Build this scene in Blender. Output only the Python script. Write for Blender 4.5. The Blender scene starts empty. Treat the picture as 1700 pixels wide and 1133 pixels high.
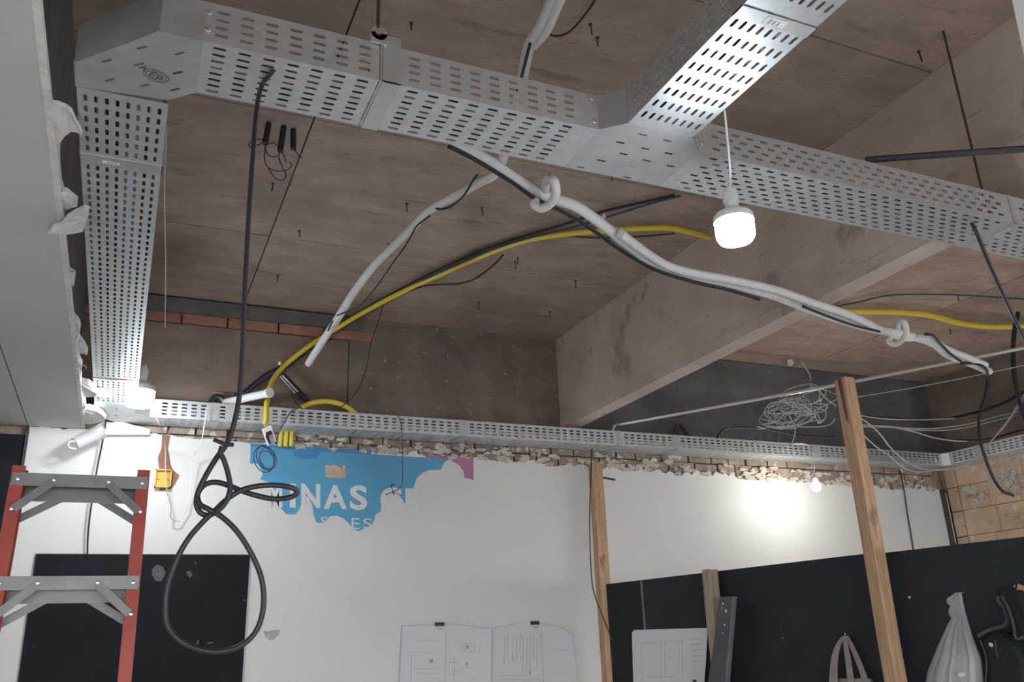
import bpy, bmesh, math, random
from mathutils import Vector, Matrix
random.seed(7)
S = bpy.context.scene
COL = S.collection
# ------------------------------------------------------------------ camera, world, exposure
EYE = 1.70
YAW, PIT, ROL, FPX = math.radians(24.443), math.radians(19.247), math.radians(2.209), 1430.0
fwd = Vector((math.sin(YAW)*math.cos(PIT), math.cos(YAW)*math.cos(PIT), math.sin(PIT)))
rgt0 = Vector((math.cos(YAW), -math.sin(YAW), 0))
dwn0 = fwd.cross(rgt0)
rgt = math.cos(ROL)*rgt0 + math.sin(ROL)*dwn0
dwn = -math.sin(ROL)*rgt0 + math.cos(ROL)*dwn0
cam_d = bpy.data.cameras.new('camera'); cam = bpy.data.objects.new('camera', cam_d); COL.objects.link(cam)
cam_d.sensor_width = 36; cam_d.lens = FPX*36/1700; cam_d.clip_start = 0.02
up, back = -dwn, -fwd
cam.matrix_world = Matrix(((rgt.x, up.x, back.x, 0), (rgt.y, up.y, back.y, 0), (rgt.z, up.z, back.z, EYE), (0, 0, 0, 1)))
S.camera = cam
w = bpy.data.worlds.new('world'); S.world = w; w.use_nodes = True
w.node_tree.nodes['Background'].inputs[0].default_value = (0.93, 0.97, 1.0, 1)
WORLD = 4.2; w.node_tree.nodes['Background'].inputs[1].default_value = WORLD
S.view_settings.view_transform = 'Standard'; S.view_settings.look = 'None'
S.view_settings.gamma = 1; S.view_settings.use_curve_mapping = False
S.view_settings.exposure = 0.57
LAMP_A, LAMP_B, LAMP_C = 82, 100, 165        # diffuser strengths of the three lamps

# a direction seen from the eye, cut with a real plane of the room (z is measured from the eye)
def ray(px, py): return rgt*((px-850)/FPX) + dwn*((py-566.5)/FPX) + fwd
def Z(px, py, z): d = ray(px, py)*1.0; d *= z/d.z; return Vector((d.x, d.y, d.z+EYE))
def Y(px, py, y): d = ray(px, py)*1.0; d *= y/d.y; return Vector((d.x, d.y, d.z+EYE))
def X(px, py, x): d = ray(px, py)*1.0; d *= x/d.x; return Vector((d.x, d.y, d.z+EYE))
H0, H1 = Vector((2.899, 5.023, 0)), Vector((3.34, 2.414, 0))
HD = (H1-H0).normalized(); HN = Vector((HD.y, -HD.x, 0));
if HN.x > 0: HN = -HN
def Hh(px, py, off=0.0):
    d = ray(px, py); t = ((H0+HN*off).dot(HN))/d.dot(HN); d = d*t
    return Vector((d.x, d.y, d.z+EYE))

# ------------------------------------------------------------------ materials
def mat(name, col, rough=0.7, metal=0.0, noise=0.0, scale=8.0, stretch=(1, 1, 1), bump=0.0, col2=None, tint=0.0, detail=6, spots=None, coord='Object', bscale=None, spec=None):
    m = bpy.data.materials.new(name); m.use_nodes = True
    nt = m.node_tree; b = nt.nodes['Principled BSDF']; N = nt.nodes.new; L = nt.links.new
    b.inputs['Roughness'].default_value = rough; b.inputs['Metallic'].default_value = metal
    b.inputs['Base Color'].default_value = (*col, 1)
    if spec is not None: b.inputs['Specular IOR Level'].default_value = spec
    tc = N('ShaderNodeTexCoord'); mp = N('ShaderNodeMapping'); mp.inputs['Scale'].default_value = stretch
    L(tc.outputs[coord], mp.inputs['Vector'])
    out = None
    if col2 is not None or noise:
        n = N('ShaderNodeTexNoise'); n.inputs['Scale'].default_value = scale; n.inputs['Detail'].default_value = detail
        n.inputs['Roughness'].default_value = 0.62
        L(mp.outputs[0], n.inputs['Vector'])
        r = N('ShaderNodeValToRGB'); r.color_ramp.elements[0].position = 0.33; r.color_ramp.elements[1].position = 0.68
        c2 = col2 if col2 is not None else tuple(c*(1-noise) for c in col)
        r.color_ramp.elements[0].color = (*c2, 1); r.color_ramp.elements[1].color = (*col, 1)
        L(n.outputs['Fac'], r.inputs[0]); out = r.outputs[0]
    if spots:
        for (sc, pos, wd, sc_col, st) in spots:
            n = N('ShaderNodeTexNoise'); n.inputs['Scale'].default_value = sc; n.inputs['Detail'].default_value = 5
            mp2 = N('ShaderNodeMapping'); mp2.inputs['Scale'].default_value = st; mp2.inputs['Location'].default_value = (3.1, 1.7, 5.3)
            L(tc.outputs[coord], mp2.inputs[0]); L(mp2.outputs[0], n.inputs['Vector'])
            r = N('ShaderNodeValToRGB'); r.color_ramp.elements[0].position = pos; r.color_ramp.elements[1].position = pos+wd
            r.color_ramp.elements[0].color = (0, 0, 0, 1); r.color_ramp.elements[1].color = (1, 1, 1, 1)
            L(n.outputs['Fac'], r.inputs[0])
            mx = N('ShaderNodeMix'); mx.data_type = 'RGBA'
            L(r.outputs[0], mx.inputs['Factor'])
            if out: L(out, mx.inputs['A'])
            else: mx.inputs['A'].default_value = (*col, 1)
            mx.inputs['B'].default_value = (*sc_col, 1); out = mx.outputs['Result']
    if tint:
        oi = N('ShaderNodeObjectInfo'); mr = N('ShaderNodeMapRange'); mr.inputs['To Min'].default_value = 1-tint; mr.inputs['To Max'].default_value = 1+tint*0.5
        L(oi.outputs['Random'], mr.inputs[0])
        mx = N('ShaderNodeMix'); mx.data_type = 'RGBA'; mx.blend_type = 'MULTIPLY'; mx.inputs['Factor'].default_value = 1
        if out: L(out, mx.inputs['A'])
        else: mx.inputs['A'].default_value = (*col, 1)
        L(mr.outputs[0], mx.inputs['B']); out = mx.outputs['Result']
    if out: L(out, b.inputs['Base Color'])
    if bump:
        n = N('ShaderNodeTexNoise'); n.inputs['Scale'].default_value = bscale or scale*4; n.inputs['Detail'].default_value = 5
        L(mp.outputs[0], n.inputs['Vector']); bp = N('ShaderNodeBump'); bp.inputs['Strength'].default_value = bump; bp.inputs['Distance'].default_value = 0.01
        L(n.outputs['Fac'], bp.inputs['Height']); L(bp.outputs[0], b.inputs['Normal'])
    return m
def glow(name, col, strength):
    m = bpy.data.materials.new(name); m.use_nodes = True; nt = m.node_tree
    b = nt.nodes['Principled BSDF']; b.inputs['Base Color'].default_value = (*col, 1)
    b.inputs['Emission Color'].default_value = (*col, 1); b.inputs['Emission Strength'].default_value = strength
    return m
M = {}
M['ceil'] = mat('ceiling_concrete', (.45, .335, .27), .85, noise=1, col2=(.31, .228, .182), scale=3.2, stretch=(1, 2.2, 1), bump=.35, tint=.16, bscale=30,
                spots=[(5.5, .60, .12, (.25, .19, .155), (.7, 2.2, 1)), (40, .60, .12, (.26, .20, .165), (.4, 3, 1)), (1.3, .56, .14, (.27, .21, .165), (1, 1, 1)), (2.1, .66, .1, (.40, .33, .28), (1, 1, 1))])
M['slab'] = mat('slab_concrete', (.10, .085, .075), .9)
M['beam'] = mat('beam_concrete', (.62, .50, .43), .85, noise=1, col2=(.46, .365, .305), scale=2.6, bump=.3, bscale=22,
                spots=[(3.2, .62, .06, (.36, .27, .23), (1, 1.2, 1)), (12, .64, .1, (.38, .3, .25), (1, .5, 3))])
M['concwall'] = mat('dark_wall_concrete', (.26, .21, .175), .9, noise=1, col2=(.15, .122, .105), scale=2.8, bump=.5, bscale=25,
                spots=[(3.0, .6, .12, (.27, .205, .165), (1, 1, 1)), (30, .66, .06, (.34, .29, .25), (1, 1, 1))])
M['shadeconc'] = mat('shaded_wall_concrete', (.185, .18, .178), .9, noise=1, col2=(.10, .098, .10), scale=2.8, bump=.5, bscale=25, spots=[(30, .66, .06, (.27, .26, .25), (1, 1, 1))])  # wall concrete darkened and greyed to carry the right bay's shade
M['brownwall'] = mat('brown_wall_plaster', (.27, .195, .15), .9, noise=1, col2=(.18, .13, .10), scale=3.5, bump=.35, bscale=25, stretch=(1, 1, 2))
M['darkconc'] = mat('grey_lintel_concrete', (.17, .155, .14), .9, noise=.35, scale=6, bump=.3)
M['white'] = mat('white_wall_paint', (.74, .725, .70), .6, noise=.05, scale=1.6, bump=.05, bscale=30, spots=[(2.3, .70, .08, (.68, .65, .60), (1, 1, 1))])
M['gypsum'] = mat('grey_ceiling_board_paint', (.60, .575, .54), .75, noise=.07, scale=2.2, bump=.06, bscale=40)
M['plaster'] = mat('torn_plaster', (.80, .765, .71), .85, noise=.22, scale=14, bump=.6, bscale=40)
M['crumb'] = mat('dirty_plaster_crumbs', (.70, .65, .58), .9, noise=1, col2=(.46, .39, .32), scale=30, bump=.6)
M['core'] = mat('plaster_core', (.55, .51, .46), .9, noise=.3, scale=20, bump=.7)
M['brickred'] = mat('red_clay_brick', (.46, .225, .155), .9, noise=.3, scale=12, bump=.5, tint=.2)
M['brickochre'] = mat('ochre_brick', (.70, .54, .41), .9, noise=1, col2=(.50, .36, .25), scale=6, bump=.7, tint=.10, spots=[(7, .60, .06, (.36, .26, .18), (1, 1, 1.4)), (11, .64, .05, (.70, .64, .56), (1, 1, 1))])
M['brickbrown'] = mat('brown_brick', (.46, .365, .295), .9, noise=1, col2=(.29, .225, .18), scale=9, bump=.7, tint=.22, spots=[(14, .58, .05, (.68, .64, .58), (1, 1, 1.5))])
M['mortar'] = mat('crumbling_mortar', (.48, .37, .27), .95, noise=.4, scale=14, bump=.8)
M['galv'] = mat('galvanised_steel', (.74, .77, .79), .46, metal=.78, noise=.14, scale=26, bump=.02, detail=3)
M['galvplain'] = mat('galvanised_fitting_steel', (.70, .72, .73), .46, metal=.78, noise=.2, scale=9, detail=4)
M['stamp'] = mat('black_stamp_ink', (.10, .105, .10), .7)
M['sticker'] = mat('white_sticker', (.80, .80, .80), .5)
M['ink'] = mat('grey_print', (.35, .36, .38), .7)
M['bolt'] = mat('zinc_bolt', (.75, .77, .78), .25, metal=.9)
M['black'] = mat('black_cable_sheath', (.022, .023, .03), .42)
M['blue'] = mat('blue_black_cable', (.05, .075, .12), .5)
M['dark'] = mat('dark_rod_steel', (.07, .065, .06), .6, metal=.3)
M['foam'] = mat('white_foam_tube', (.74, .73, .715), .75, noise=.08, scale=20)
M['yellow'] = mat('yellow_conduit', (.80, .62, .07), .45)
M['steel'] = mat('bright_conduit_steel', (.78, .79, .80), .3, metal=.85)
M['greywire'] = mat('grey_wire', (.50, .49, .48), .6)
M['whitewire'] = mat('white_wire', (.82, .82, .82), .5)
M['redwire'] = mat('maroon_wire', (.14, .06, .055), .6)
M['wood'] = mat('rough_sawn_pine', (.60, .385, .235), .8, noise=1, col2=(.40, .24, .145), scale=9, stretch=(6, 6, .5), bump=.3, spots=[(3.6, .62, .07, (.27, .155, .10), (2, 2, .8))])
M['stain'] = mat('dark_wood_stain', (.17, .085, .06), .85, noise=.3, scale=20)
M['wood2'] = mat('grey_weathered_pine', (.50, .385, .29), .85, noise=1, col2=(.33, .25, .19), scale=10, stretch=(6, 6, .5), bump=.3)
M['ply'] = mat('black_plywood_film', (.012, .0155, .022), .62, spec=.16, noise=.35, scale=5, bump=.04, spots=[(26, .73, .02, (.10, .10, .10), (1, 1, .5))])
M['plysheen'] = mat('sheen_blue_plywood_film', (.027, .032, .043), .6, noise=.3, scale=5, spec=.25, bump=.04, spots=[(26, .73, .02, (.10, .10, .10), (1, 1, .5))])  # film lightened and blued to carry the lamp's reflection and haze
M['smear'] = mat('dry_paint_smear', (.15, .145, .135), .9, noise=.5, scale=60)
M['ply2'] = mat('worn_black_board', (.024, .021, .021), .65, spec=.3, noise=.4, scale=6, bump=.06, spots=[(18, .70, .04, (.12, .11, .10), (1, 1, .6))])
M['plyedge'] = mat('worn_board_edge', (.26, .24, .21), .8, noise=.4, scale=30)
M['plank'] = mat('slate_plank_paint', (.085, .10, .112), .55, noise=.25, scale=8)
M['red'] = mat('red_fibreglass', (.42, .075, .055), .45, noise=.2, scale=7)
M['alu'] = mat('aluminium_step', (.25, .25, .25), .45, metal=.7, noise=.2, scale=12)
M['signblue'] = mat('sky_blue_print', (.105, .37, .60), .55, noise=.1, scale=4)
M['signdeep'] = mat('deep_blue_print', (.06, .25, .50), .55)
M['signpink'] = mat('pink_print', (.52, .20, .36), .55, noise=.2, scale=8)
M['letter'] = mat('white_lettering', (.72, .715, .70), .6)
M['paper'] = mat('printed_paper', (.70, .69, .74), .7, noise=.04, scale=3)
M['clip'] = mat('black_clip', (.02, .02, .022), .5)
M['ybox'] = mat('yellow_box_plastic', (.72, .48, .06), .5, noise=.12, scale=20)
M['plate'] = mat('white_plastic_plate', (.84, .85, .86), .35)
M['jacket'] = mat('dark_denim', (.022, .028, .030), .9, noise=.35, scale=60, bump=.4, bscale=200)
M['seam'] = mat('worn_denim_seam', (.10, .105, .10), .9, noise=.4, scale=80)
M['strap'] = mat('taupe_cloth', (.34, .285, .255), .9, noise=.2, scale=30, bump=.3)
M['floor'] = mat('floor_screed', (.74, .73, .71), .8, noise=.12, scale=2)
M['pavement'] = mat('pavement_concrete', (.14, .14, .14), .9, noise=.2, scale=3)
M['socket'] = mat('lamp_housing_plastic', (.80, .81, .82), .4)
M['ledA'] = glow('led_diffuser_lit', (.86, .94, 1.0), LAMP_A)
M['ledB'] = glow('led_diffuser_lit_2', (.86, .94, 1.0), LAMP_B)
M['ledC'] = glow('small_bulb_lit', (1.0, .97, .91), LAMP_C)
m = bpy.data.materials.new('thin_white_polythene'); m.use_nodes = True
nt = m.node_tree; b = nt.nodes['Principled BSDF']; b.inputs['Base Color'].default_value = (.66, .65, .66, 1); b.inputs['Roughness'].default_value = .35
tr = nt.nodes.new('ShaderNodeBsdfTransparent'); mx = nt.nodes.new('ShaderNodeMixShader'); mx.inputs[0].default_value = .5
nt.links.new(tr.outputs[0], mx.inputs[1]); nt.links.new(b.outputs[0], mx.inputs[2]); nt.links.new(mx.outputs[0], nt.nodes['Material Output'].inputs['Surface'])
M['poly'] = m

# ------------------------------------------------------------------ mesh helpers
class MB:
    def __init__(s): s.v = []; s.f = []
    def add(s, vs, fs):
        o = len(s.v); s.v += [tuple(v) for v in vs]; s.f += [tuple(i+o for i in f) for f in fs]; return s
    def box(s, a, b):
        x0, y0, z0 = a; x1, y1, z1 = b
        return s.add([(x0,y0,z0),(x1,y0,z0),(x1,y1,z0),(x0,y1,z0),(x0,y0,z1),(x1,y0,z1),(x1,y1,z1),(x0,y1,z1)],
                     [(0,3,2,1),(4,5,6,7),(0,1,5,4),(1,2,6,5),(2,3,7,6),(3,0,4,7)])
    def bar(s, p, q, w, h, side=None, taper=1):
        p, q = Vector(p), Vector(q); d = (q-p).normalized()
        sd = Vector(side) if side is not None else Vector((0, 0, 1)).cross(d)
        if sd.length < 1e-4: sd = Vector((1, 0, 0))
        sd = (sd - d*sd.dot(d)).normalized(); u = d.cross(sd)
        vs = []
        for c, k in ((p, 1), (q, taper)):
            for i, j in ((-1,-1),(1,-1),(1,1),(-1,1)): vs.append(c + sd*(i*w/2*k) + u*(j*h/2*k))
        return s.add(vs, [(0,3,2,1),(4,5,6,7),(0,1,5,4),(1,2,6,5),(2,3,7,6),(3,0,4,7)])
    def prism(s, pts, ext):
        n = len(pts); ext = Vector(ext); pts = [Vector(p) for p in pts]
        return s.add(pts + [p+ext for p in pts], [tuple(range(n-1, -1, -1)), tuple(range(n, 2*n))] + [(i, (i+1) % n, n+(i+1) % n, n+i) for i in range(n)])
    def tube(s, pts, r, n=8, cap=True, closed=False, r2=None):
        pts = [Vector(p) for p in pts]; k = len(pts); rings = []
        T = []
        for i in range(k):
            a = pts[(i-1) % k] if closed or i > 0 else pts[i]; c = pts[(i+1) % k] if closed or i < k-1 else pts[i]
            t = c-a; T.append(t.normalized() if t.length > 1e-9 else Vector((0, 0, 1)))
        ref = Vector((0, 0, 1)) if abs(T[0].z) < .9 else Vector((1, 0, 0))
        nrm = (ref - T[0]*ref.dot(T[0])).normalized(); vs = []
        for i in range(k):
            nrm = nrm - T[i]*nrm.dot(T[i])
            nrm = nrm.normalized() if nrm.length > 1e-6 else T[i].orthogonal().normalized()
            bn = T[i].cross(nrm); rr = r if r2 is None else r+(r2-r)*i/(k-1)
            for j in range(n):
                a = 2*math.pi*j/n; vs.append(pts[i] + nrm*(rr*math.cos(a)) + bn*(rr*math.sin(a)))
        fs = []
        for i in range(k if closed else k-1):
            i2 = (i+1) % k
            for j in range(n): fs.append((i*n+j, i*n+(j+1) % n, i2*n+(j+1) % n, i2*n+j))
        if cap and not closed:
            fs.append(tuple(range(n-1, -1, -1))); fs.append(tuple((k-1)*n+j for j in range(n)))
        return s.add(vs, fs)
    def cyl(s, p, q, r, n=12, r2=None): return s.tube([p, q], r, n, r2=r2)
    def lathe(s, prof, c, axis=(0, 0, 1), n=20):
        ax = Vector(axis).normalized(); e = ax.orthogonal().normalized(); g = ax.cross(e); c = Vector(c); vs = []; fs = []
        for (r, h) in prof:
            for j in range(n):
                a = 2*math.pi*j/n; vs.append(c + ax*h + e*(r*math.cos(a)) + g*(r*math.sin(a)))
        for i in range(len(prof)-1):
            for j in range(n): fs.append((i*n+j, i*n+(j+1) % n, (i+1)*n+(j+1) % n, (i+1)*n+j))
        fs.append(tuple(range(n-1, -1, -1))); fs.append(tuple((len(prof)-1)*n+j for j in range(n)))
        return s.add(vs, fs)
    def obj(s, name, m, parent=None, smooth=False, local=False):
        me = bpy.data.meshes.new(name); me.from_pydata(s.v, [], s.f); me.update()
        o = bpy.data.objects.new(name, me); COL.objects.link(o)
        me.materials.append(M[m] if isinstance(m, str) else m)
        bm = bmesh.new(); bm.from_mesh(me); bmesh.ops.recalc_face_normals(bm, faces=bm.faces); bm.to_mesh(me); bm.free()
        if smooth:
            me.polygons.foreach_set('use_smooth', [True]*len(me.polygons)); me.set_sharp_from_angle(angle=math.radians(40))
        if parent is not None:
            o.parent = parent
            if not local and parent.type == 'EMPTY': o.matrix_parent_inverse = parent.matrix_basis.inverted()
            if not local and parent.type == 'MESH' and parent.parent is None: o.matrix_parent_inverse = parent.matrix_basis.inverted()
        return o
def spline(pts, k=6, closed=False):
    pts = [Vector(p) for p in pts]; n = len(pts); out = []
    for i in range(n if closed else n-1):
        g = (lambda j: pts[j % n]) if closed else (lambda j: pts[max(0, min(n-1, j))])
        p0, p1, p2, p3 = g(i-1), g(i), g(i+1), g(i+2)
        for j in range(k):
            t = j/k
            out.append(.5*((2*p1) + (p2-p0)*t + (2*p0-5*p1+4*p2-p3)*t*t + (3*p1-p0-3*p2+p3)*t**3))
    if not closed: out.append(pts[-1])
    return out
def tag(o, label, cat, group=None, kind=None):
    o['label'] = label; o['category'] = cat
    if group: o['group'] = group
    if kind: o['kind'] = kind
    return o
def struct(o): o['kind'] = 'structure'; return o
def thing(name, label, cat, loc=(0, 0, 0), rz=0, group=None):
    o = bpy.data.objects.new(name, None); COL.objects.link(o); o.location = loc; o.rotation_euler = (0, 0, rz); o.empty_display_size = .05
    return tag(o, label, cat, group)
E_ = EYE
# ------------------------------------------------------------------ the setting
D = 5.30; CE = 2.07
struct(MB().box((-1.9, -2.6, -.1), (6.9, D+.2, 0)).obj('floor', 'floor'))
struct(MB().box((-10, -14, -.2), (20, 9, -.11)).obj('pavement', 'pavement'))
struct(MB().box((-1.9, -2.75, 2.15), (6.9, -2.6, CE+E_+.2)).obj('added_front_header', 'darkconc'))  # unseen dark header, added to keep high front daylight off the trays
ceiling = struct(MB().box((-1.9, -2.75, CE+E_+.02), (6.9, D+.2, CE+E_+.2)).obj('ceiling', 'slab'))
ys = [-2.59, -1.5, -.35, .8, 1.93, 3.1, 4.25, D]
ys_r = [-2.59, -1.62, -.5, .62, 1.74, 2.9, 4.05, D]
for xs, yy in (((-1.65, .55, 2.755), ys), ((2.865, 5.05, 6.86), ys_r)):
    for i in range(len(xs)-1):
        for j in range(len(yy)-1):
            g = .0035; dz = random.uniform(0, .004)
            MB().box((xs[i]+g, yy[j]+g, CE+E_+dz-.001), (xs[i+1]-g, yy[j+1]-g, CE+E_+.021)).obj('formwork_panel', 'ceil', ceiling)
nails = [(980,40),(992,62),(683,38),(497,383),(453,305),(675,338),(461,458),(795,503),(855,435),(955,467),(913,518),(1017,290),(645,405),(800,345),(1525,85),(1590,490),(1577,548),(860,428)]
for (px, py) in nails:
    p = Z(px, py, CE); b = MB().cyl(p+Vector((0, 0, .004)), p-Vector((random.uniform(-.006, .006), 0, random.uniform(.03, .055))), .0032, 6)
    b.cyl(p-Vector((0, 0, .002)), p-Vector((0, 0, -.004)), .008, 8); b.obj('nail', 'dark', ceiling)
beam = struct(MB().box((2.755, -1.75, 1.405+E_), (2.862, D, CE+E_+.02)).obj('trim_1', 'beam'))
beam['label'] = 'long pale concrete ceiling beam running front to back'
MB().box((2.749, -1.75, 1.405+E_), (2.7555, D, 1.46+E_)).obj('formwork_ridge', 'beam', beam)
# cross joint of the beam's formwork boards
for zz in (1.62, 1.84):
    MB().box((2.7515, -1.75, zz+E_), (2.7555, D-.0, zz+.012+E_)).obj('formwork_ridge', 'beam', beam)
# back wall: white painted lower part with a ragged top, bare masonry above
def wtop(x): return 1.205 - .0175*max(0, x) + (.012 if x < .2 else 0)
wb = MB(); xs = [-.53 + i*.028 for i in range(int((6.47+.53)/.028)+1)]
rag = [wtop(x) + (random.uniform(-.018, .02) if 1.0 < x else random.uniform(-.006, .006)) - (.012*math.sin(x*9) if x > 2.8 else 0) for x in xs]
n = len(xs)
vs = []
for y in (D, D+.05):
    for i in range(n): vs += [(xs[i], y, 0), (xs[i], y, rag[i]+E_)]
fs = []
for i in range(n-1):
    a = 2*i; bq = 2*n+2*i
    fs += [(a, a+2, a+3, a+1), (bq, bq+1, bq+3, bq+2), (a+1, a+3, bq+3, bq+1)]
wall_back = struct(wb.add(vs, fs).obj('wall_back', 'white'))
MB().box((-1.9, D+.055, 0), (6.9, D+.2, CE+E_+.02)).obj('masonry_core', 'mortar', wall_back)
# exposed brick course just above the ragged paint
x = .06
while x < 6.4:
    L = random.uniform(.15, .24); zt = 1.30
    MB().box((x, D+.012+random.uniform(0, .014), wtop(x)-.05+E_), (x+L-.014, D+.08, 1.215+E_+random.uniform(-.006, .008))).obj('brick', 'brickbrown', wall_back)
    MB().box((x-.05, D+.016+random.uniform(0, .012), 1.227+E_), (x+L-.064, D+.08, 1.33+E_)).obj('brick', 'brickbrown', wall_back)
    x += L
# plaster crumbs clinging along the course
pl = MB()
for i in range(230):
    x = random.uniform(.9, 6.3); z = wtop(x)+random.uniform(-.01, .085); r = random.uniform(.006, .030)
    k = random.randint(7, 11); pts = []
    for j in range(k):
        a = 2*math.pi*j/k; rr = r*random.uniform(.45, 1.2)
        pts.append(Vector((x+rr*1.7*math.cos(a), D-.004-random.uniform(0, .008), z+rr*.8*math.sin(a)+E_)))
    pl.prism(pts, (0, .03, 0))
o = pl.obj('plaster_crumbs', 'crumb', wall_back); o['kind'] = 'stuff'
# upper back wall
MB().box((-.4, D+.0, 1.33+E_), (1.23, D+.06, 1.905+E_)).obj('plaster_panel', 'brownwall', wall_back)
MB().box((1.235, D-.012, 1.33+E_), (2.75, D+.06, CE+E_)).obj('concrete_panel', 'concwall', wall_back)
MB().box((2.865, D-.0, 1.33+E_), (6.5, D+.06, CE+E_)).obj('concrete_panel', 'shadeconc', wall_back)
x = .2
for L in (.27, .31, .29, .33):
    MB().box((x, D-.008-random.uniform(0, .008), 1.912+E_), (x+L-.01, D+.06, 1.972+E_)).obj('brick', 'brickred', wall_back); x += L
MB().box((-.4, D-.0, 1.912+E_), (.19, D+.06, 1.972+E_)).obj('brick', 'brickred', wall_back)
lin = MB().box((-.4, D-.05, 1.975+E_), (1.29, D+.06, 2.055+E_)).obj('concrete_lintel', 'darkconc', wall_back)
a, b2 = Y(352, 651, D-.03), Y(387, 667, D-.03)
MB().box((a.x, D-.035, b2.z-.04), (b2.x, D+.02, a.z)).obj('brick', 'brickred', wall_back)
# scar of the chased conduit and the knocked out box recess
ch = [(269,722),(283,723),(279,745),(283,770),(287,780),(298,790),(290,805),(284,812),(266,815),(258,792),(264,778),(262,760),(268,745)]
MB().prism([Y(*p, D-.003) for p in ch], (0, .002, 0)).obj('chase_scar', 'brickred', wall_back)
# dark board beside the white wall at far left
wl = struct(MB().box((-1.9, D+.0, 0), (-.535, D+.06, 1.17+E_)).obj('door_1', 'ply'))
wl['label'] = 'dark board closing the far left end of the back wall'
struct(MB().box((-.542, D-.012, 0), (-.528, D+.02, 1.19+E_)).obj('trim_2', 'dark'))
# left: concrete beam face above the torn ceiling boards
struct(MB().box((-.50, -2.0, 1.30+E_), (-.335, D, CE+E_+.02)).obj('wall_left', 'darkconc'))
struct(MB().box((-2.0, -2.6, 0), (-1.88, D, CE+E_)).obj('wall_left_outer', 'white'))
struct(MB().box((-.335, -2.0, 1.27+E_), (-.296, D-.2, 1.42+E_)).obj('trim_3', 'core'))
# right wall: rough ochre masonry
XR = 6.47
wall_right = struct(MB().box((XR+.03, 2.4, 0), (XR+.2, D+.1, CE+E_+.02)).box((XR+.03, -2.6, 2.0), (XR+.2, 2.4, CE+E_+.02)).obj('wall_right', 'mortar'))  # second box: unseen header over an opening shaped to let in daylight
for (z0, hh) in ((.30, .19), (.50, .19), (.70, .20), (.91, .19), (1.11, .17)):
    y = D-.02 - (.11 if int(z0*10) % 2 else 0)
    if y < D-.05: MB().box((XR-.004, y+.006, z0+E_), (XR+.08, D-.02, z0+hh+E_)).obj('brick', 'brickochre', wall_right)
    while y > 2.8:
        L = random.uniform(.26, .33)
        MB().box((XR-random.uniform(.0, .004), y-L+.0035, z0+E_), (XR+.08, y, z0+hh+.006+E_)).obj('brick', 'brickochre', wall_right)
        y -= L
MB().box((XR, -2.6, 1.29+E_), (XR+.1, D, CE+E_)).obj('concrete_panel', 'concwall', wall_right)
pl = MB()
for i in range(46):
    y = random.uniform(3.8, D-.05); z = random.uniform(.95, 1.28); r = random.uniform(.02, .07); k = random.randint(6, 9)
    rs = [r*random.uniform(.5, 1.2) for _ in range(k)]; zt_ = -.01-random.uniform(0, .012)
    pl.prism([Vector((XR+zt_, y+rs[j]*math.cos(2*math.pi*j/k), z+E_+.7*rs[j]*math.sin(2*math.pi*j/k))) for j in range(k)], (.05, 0, 0))
o = pl.obj('plaster_crumbs', 'crumb', wall_right); o['kind'] = 'stuff'
struct(MB().box((XR-.08, D-.03, .2+E_), (XR-.05, D+.0, 1.10+E_)).obj('dark_corner_gap', 'dark'))  # dark bar put in for the shade of the corner gap
# left lower ceiling boards (cut through on the right side)
GZ = 1.22
g1 = struct(MB().box((-.535, -2.0, GZ+E_), (-.27, D-.002, GZ+.0125+E_)).obj('ceiling_board', 'gypsum'))
g1['label'] = 'grey lowered ceiling board with a torn right edge'
MB().box((-.2698, -2.0, GZ-.0006+E_), (-.254, D-.002, GZ+.022+E_)).obj('cut_edge', 'plaster', g1)
g2 = struct(MB().box((-1.9, -2.6, GZ+E_+.001), (-.541, D-.002, GZ+.0125+E_)).obj('ceiling_board.001', 'gypsum'))
g2['label'] = 'grey lowered ceiling board left of the taped seam'
MB().box((-.541, -2.0, GZ+.006+E_), (-.535, D-.002, GZ+.012+E_)).obj('seam_filler', 'dark', g1)
def shard(poly, z, m, th=.012, tilt=0):
    pts = [Z(px, py, z + tilt*((i % 3)-1)) for i, (px, py) in enumerate(poly)]
    MB().prism(pts, (0, 0, th)).obj('torn_flap', m, g1)
shard([(70,170),(95,174),(110,180),(119,187),(126,204),(135,220),(136,224),(126,220),(118,219),(108,226),(100,237),(80,240)], 1.228, 'plaster', .012, .004)
shard([(77,188),(100,236),(99,262),(102,300),(107,318),(102,330),(111,336),(104,350),(90,352),(84,280)], 1.236, 'gypsum', .008)
shard([(98,322),(104,318),(111,319),(116,328),(124,330),(129,334),(128,343),(118,346),(108,349)], 1.232, 'plaster', .014, .006)
shard([(79,388),(86,379),(91,374),(104,372),(111,361),(125,352),(140,345),(148,348),(145,364),(138,385),(120,389),(104,390)], 1.20, 'plaster', .010, .008)
def ragged(x0, y0, pts):
    shard(pts, 1.226, 'plaster', .03, .004)
ragged(0, 0, [(98,410),(106,412),(110,440),(108,455),(116,458),(124,463),(123,474),(115,480),(112,492),(106,492)])
ragged(0, 0, [(110,500),(118,508),(121,530),(130,540),(133,549),(131,562),(126,572),(121,570)])
ragged(0, 0, [(120,560),(130,565),(138,576),(145,589),(132,587),(131,600),(136,611),(134,622),(135,640),(128,640)])
ragged(0, 0, [(130,636),(147,640),(158,649),(160,654),(172,655),(183,659),(172,662),(158,659),(140,660),(142,678),(137,684)])
ragged(0, 0, [(133,682),(146,680),(160,683),(170,690),(176,697),(172,700),(160,703),(148,705),(138,703)])
hol = Z(128, 600, 1.22)
for (a, bq) in (((122,556),(143,590)), ((131,608),(143,612)), ((110,455),(121,452))):
    MB().tube(spline([Z(*a, 1.225), Z((a[0]+bq[0])/2+4, (a[1]+bq[1])/2-3, 1.235), Z(*bq, 1.23)], 4), .0022, 5).obj('paper_strand', 'core', g1)
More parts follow.
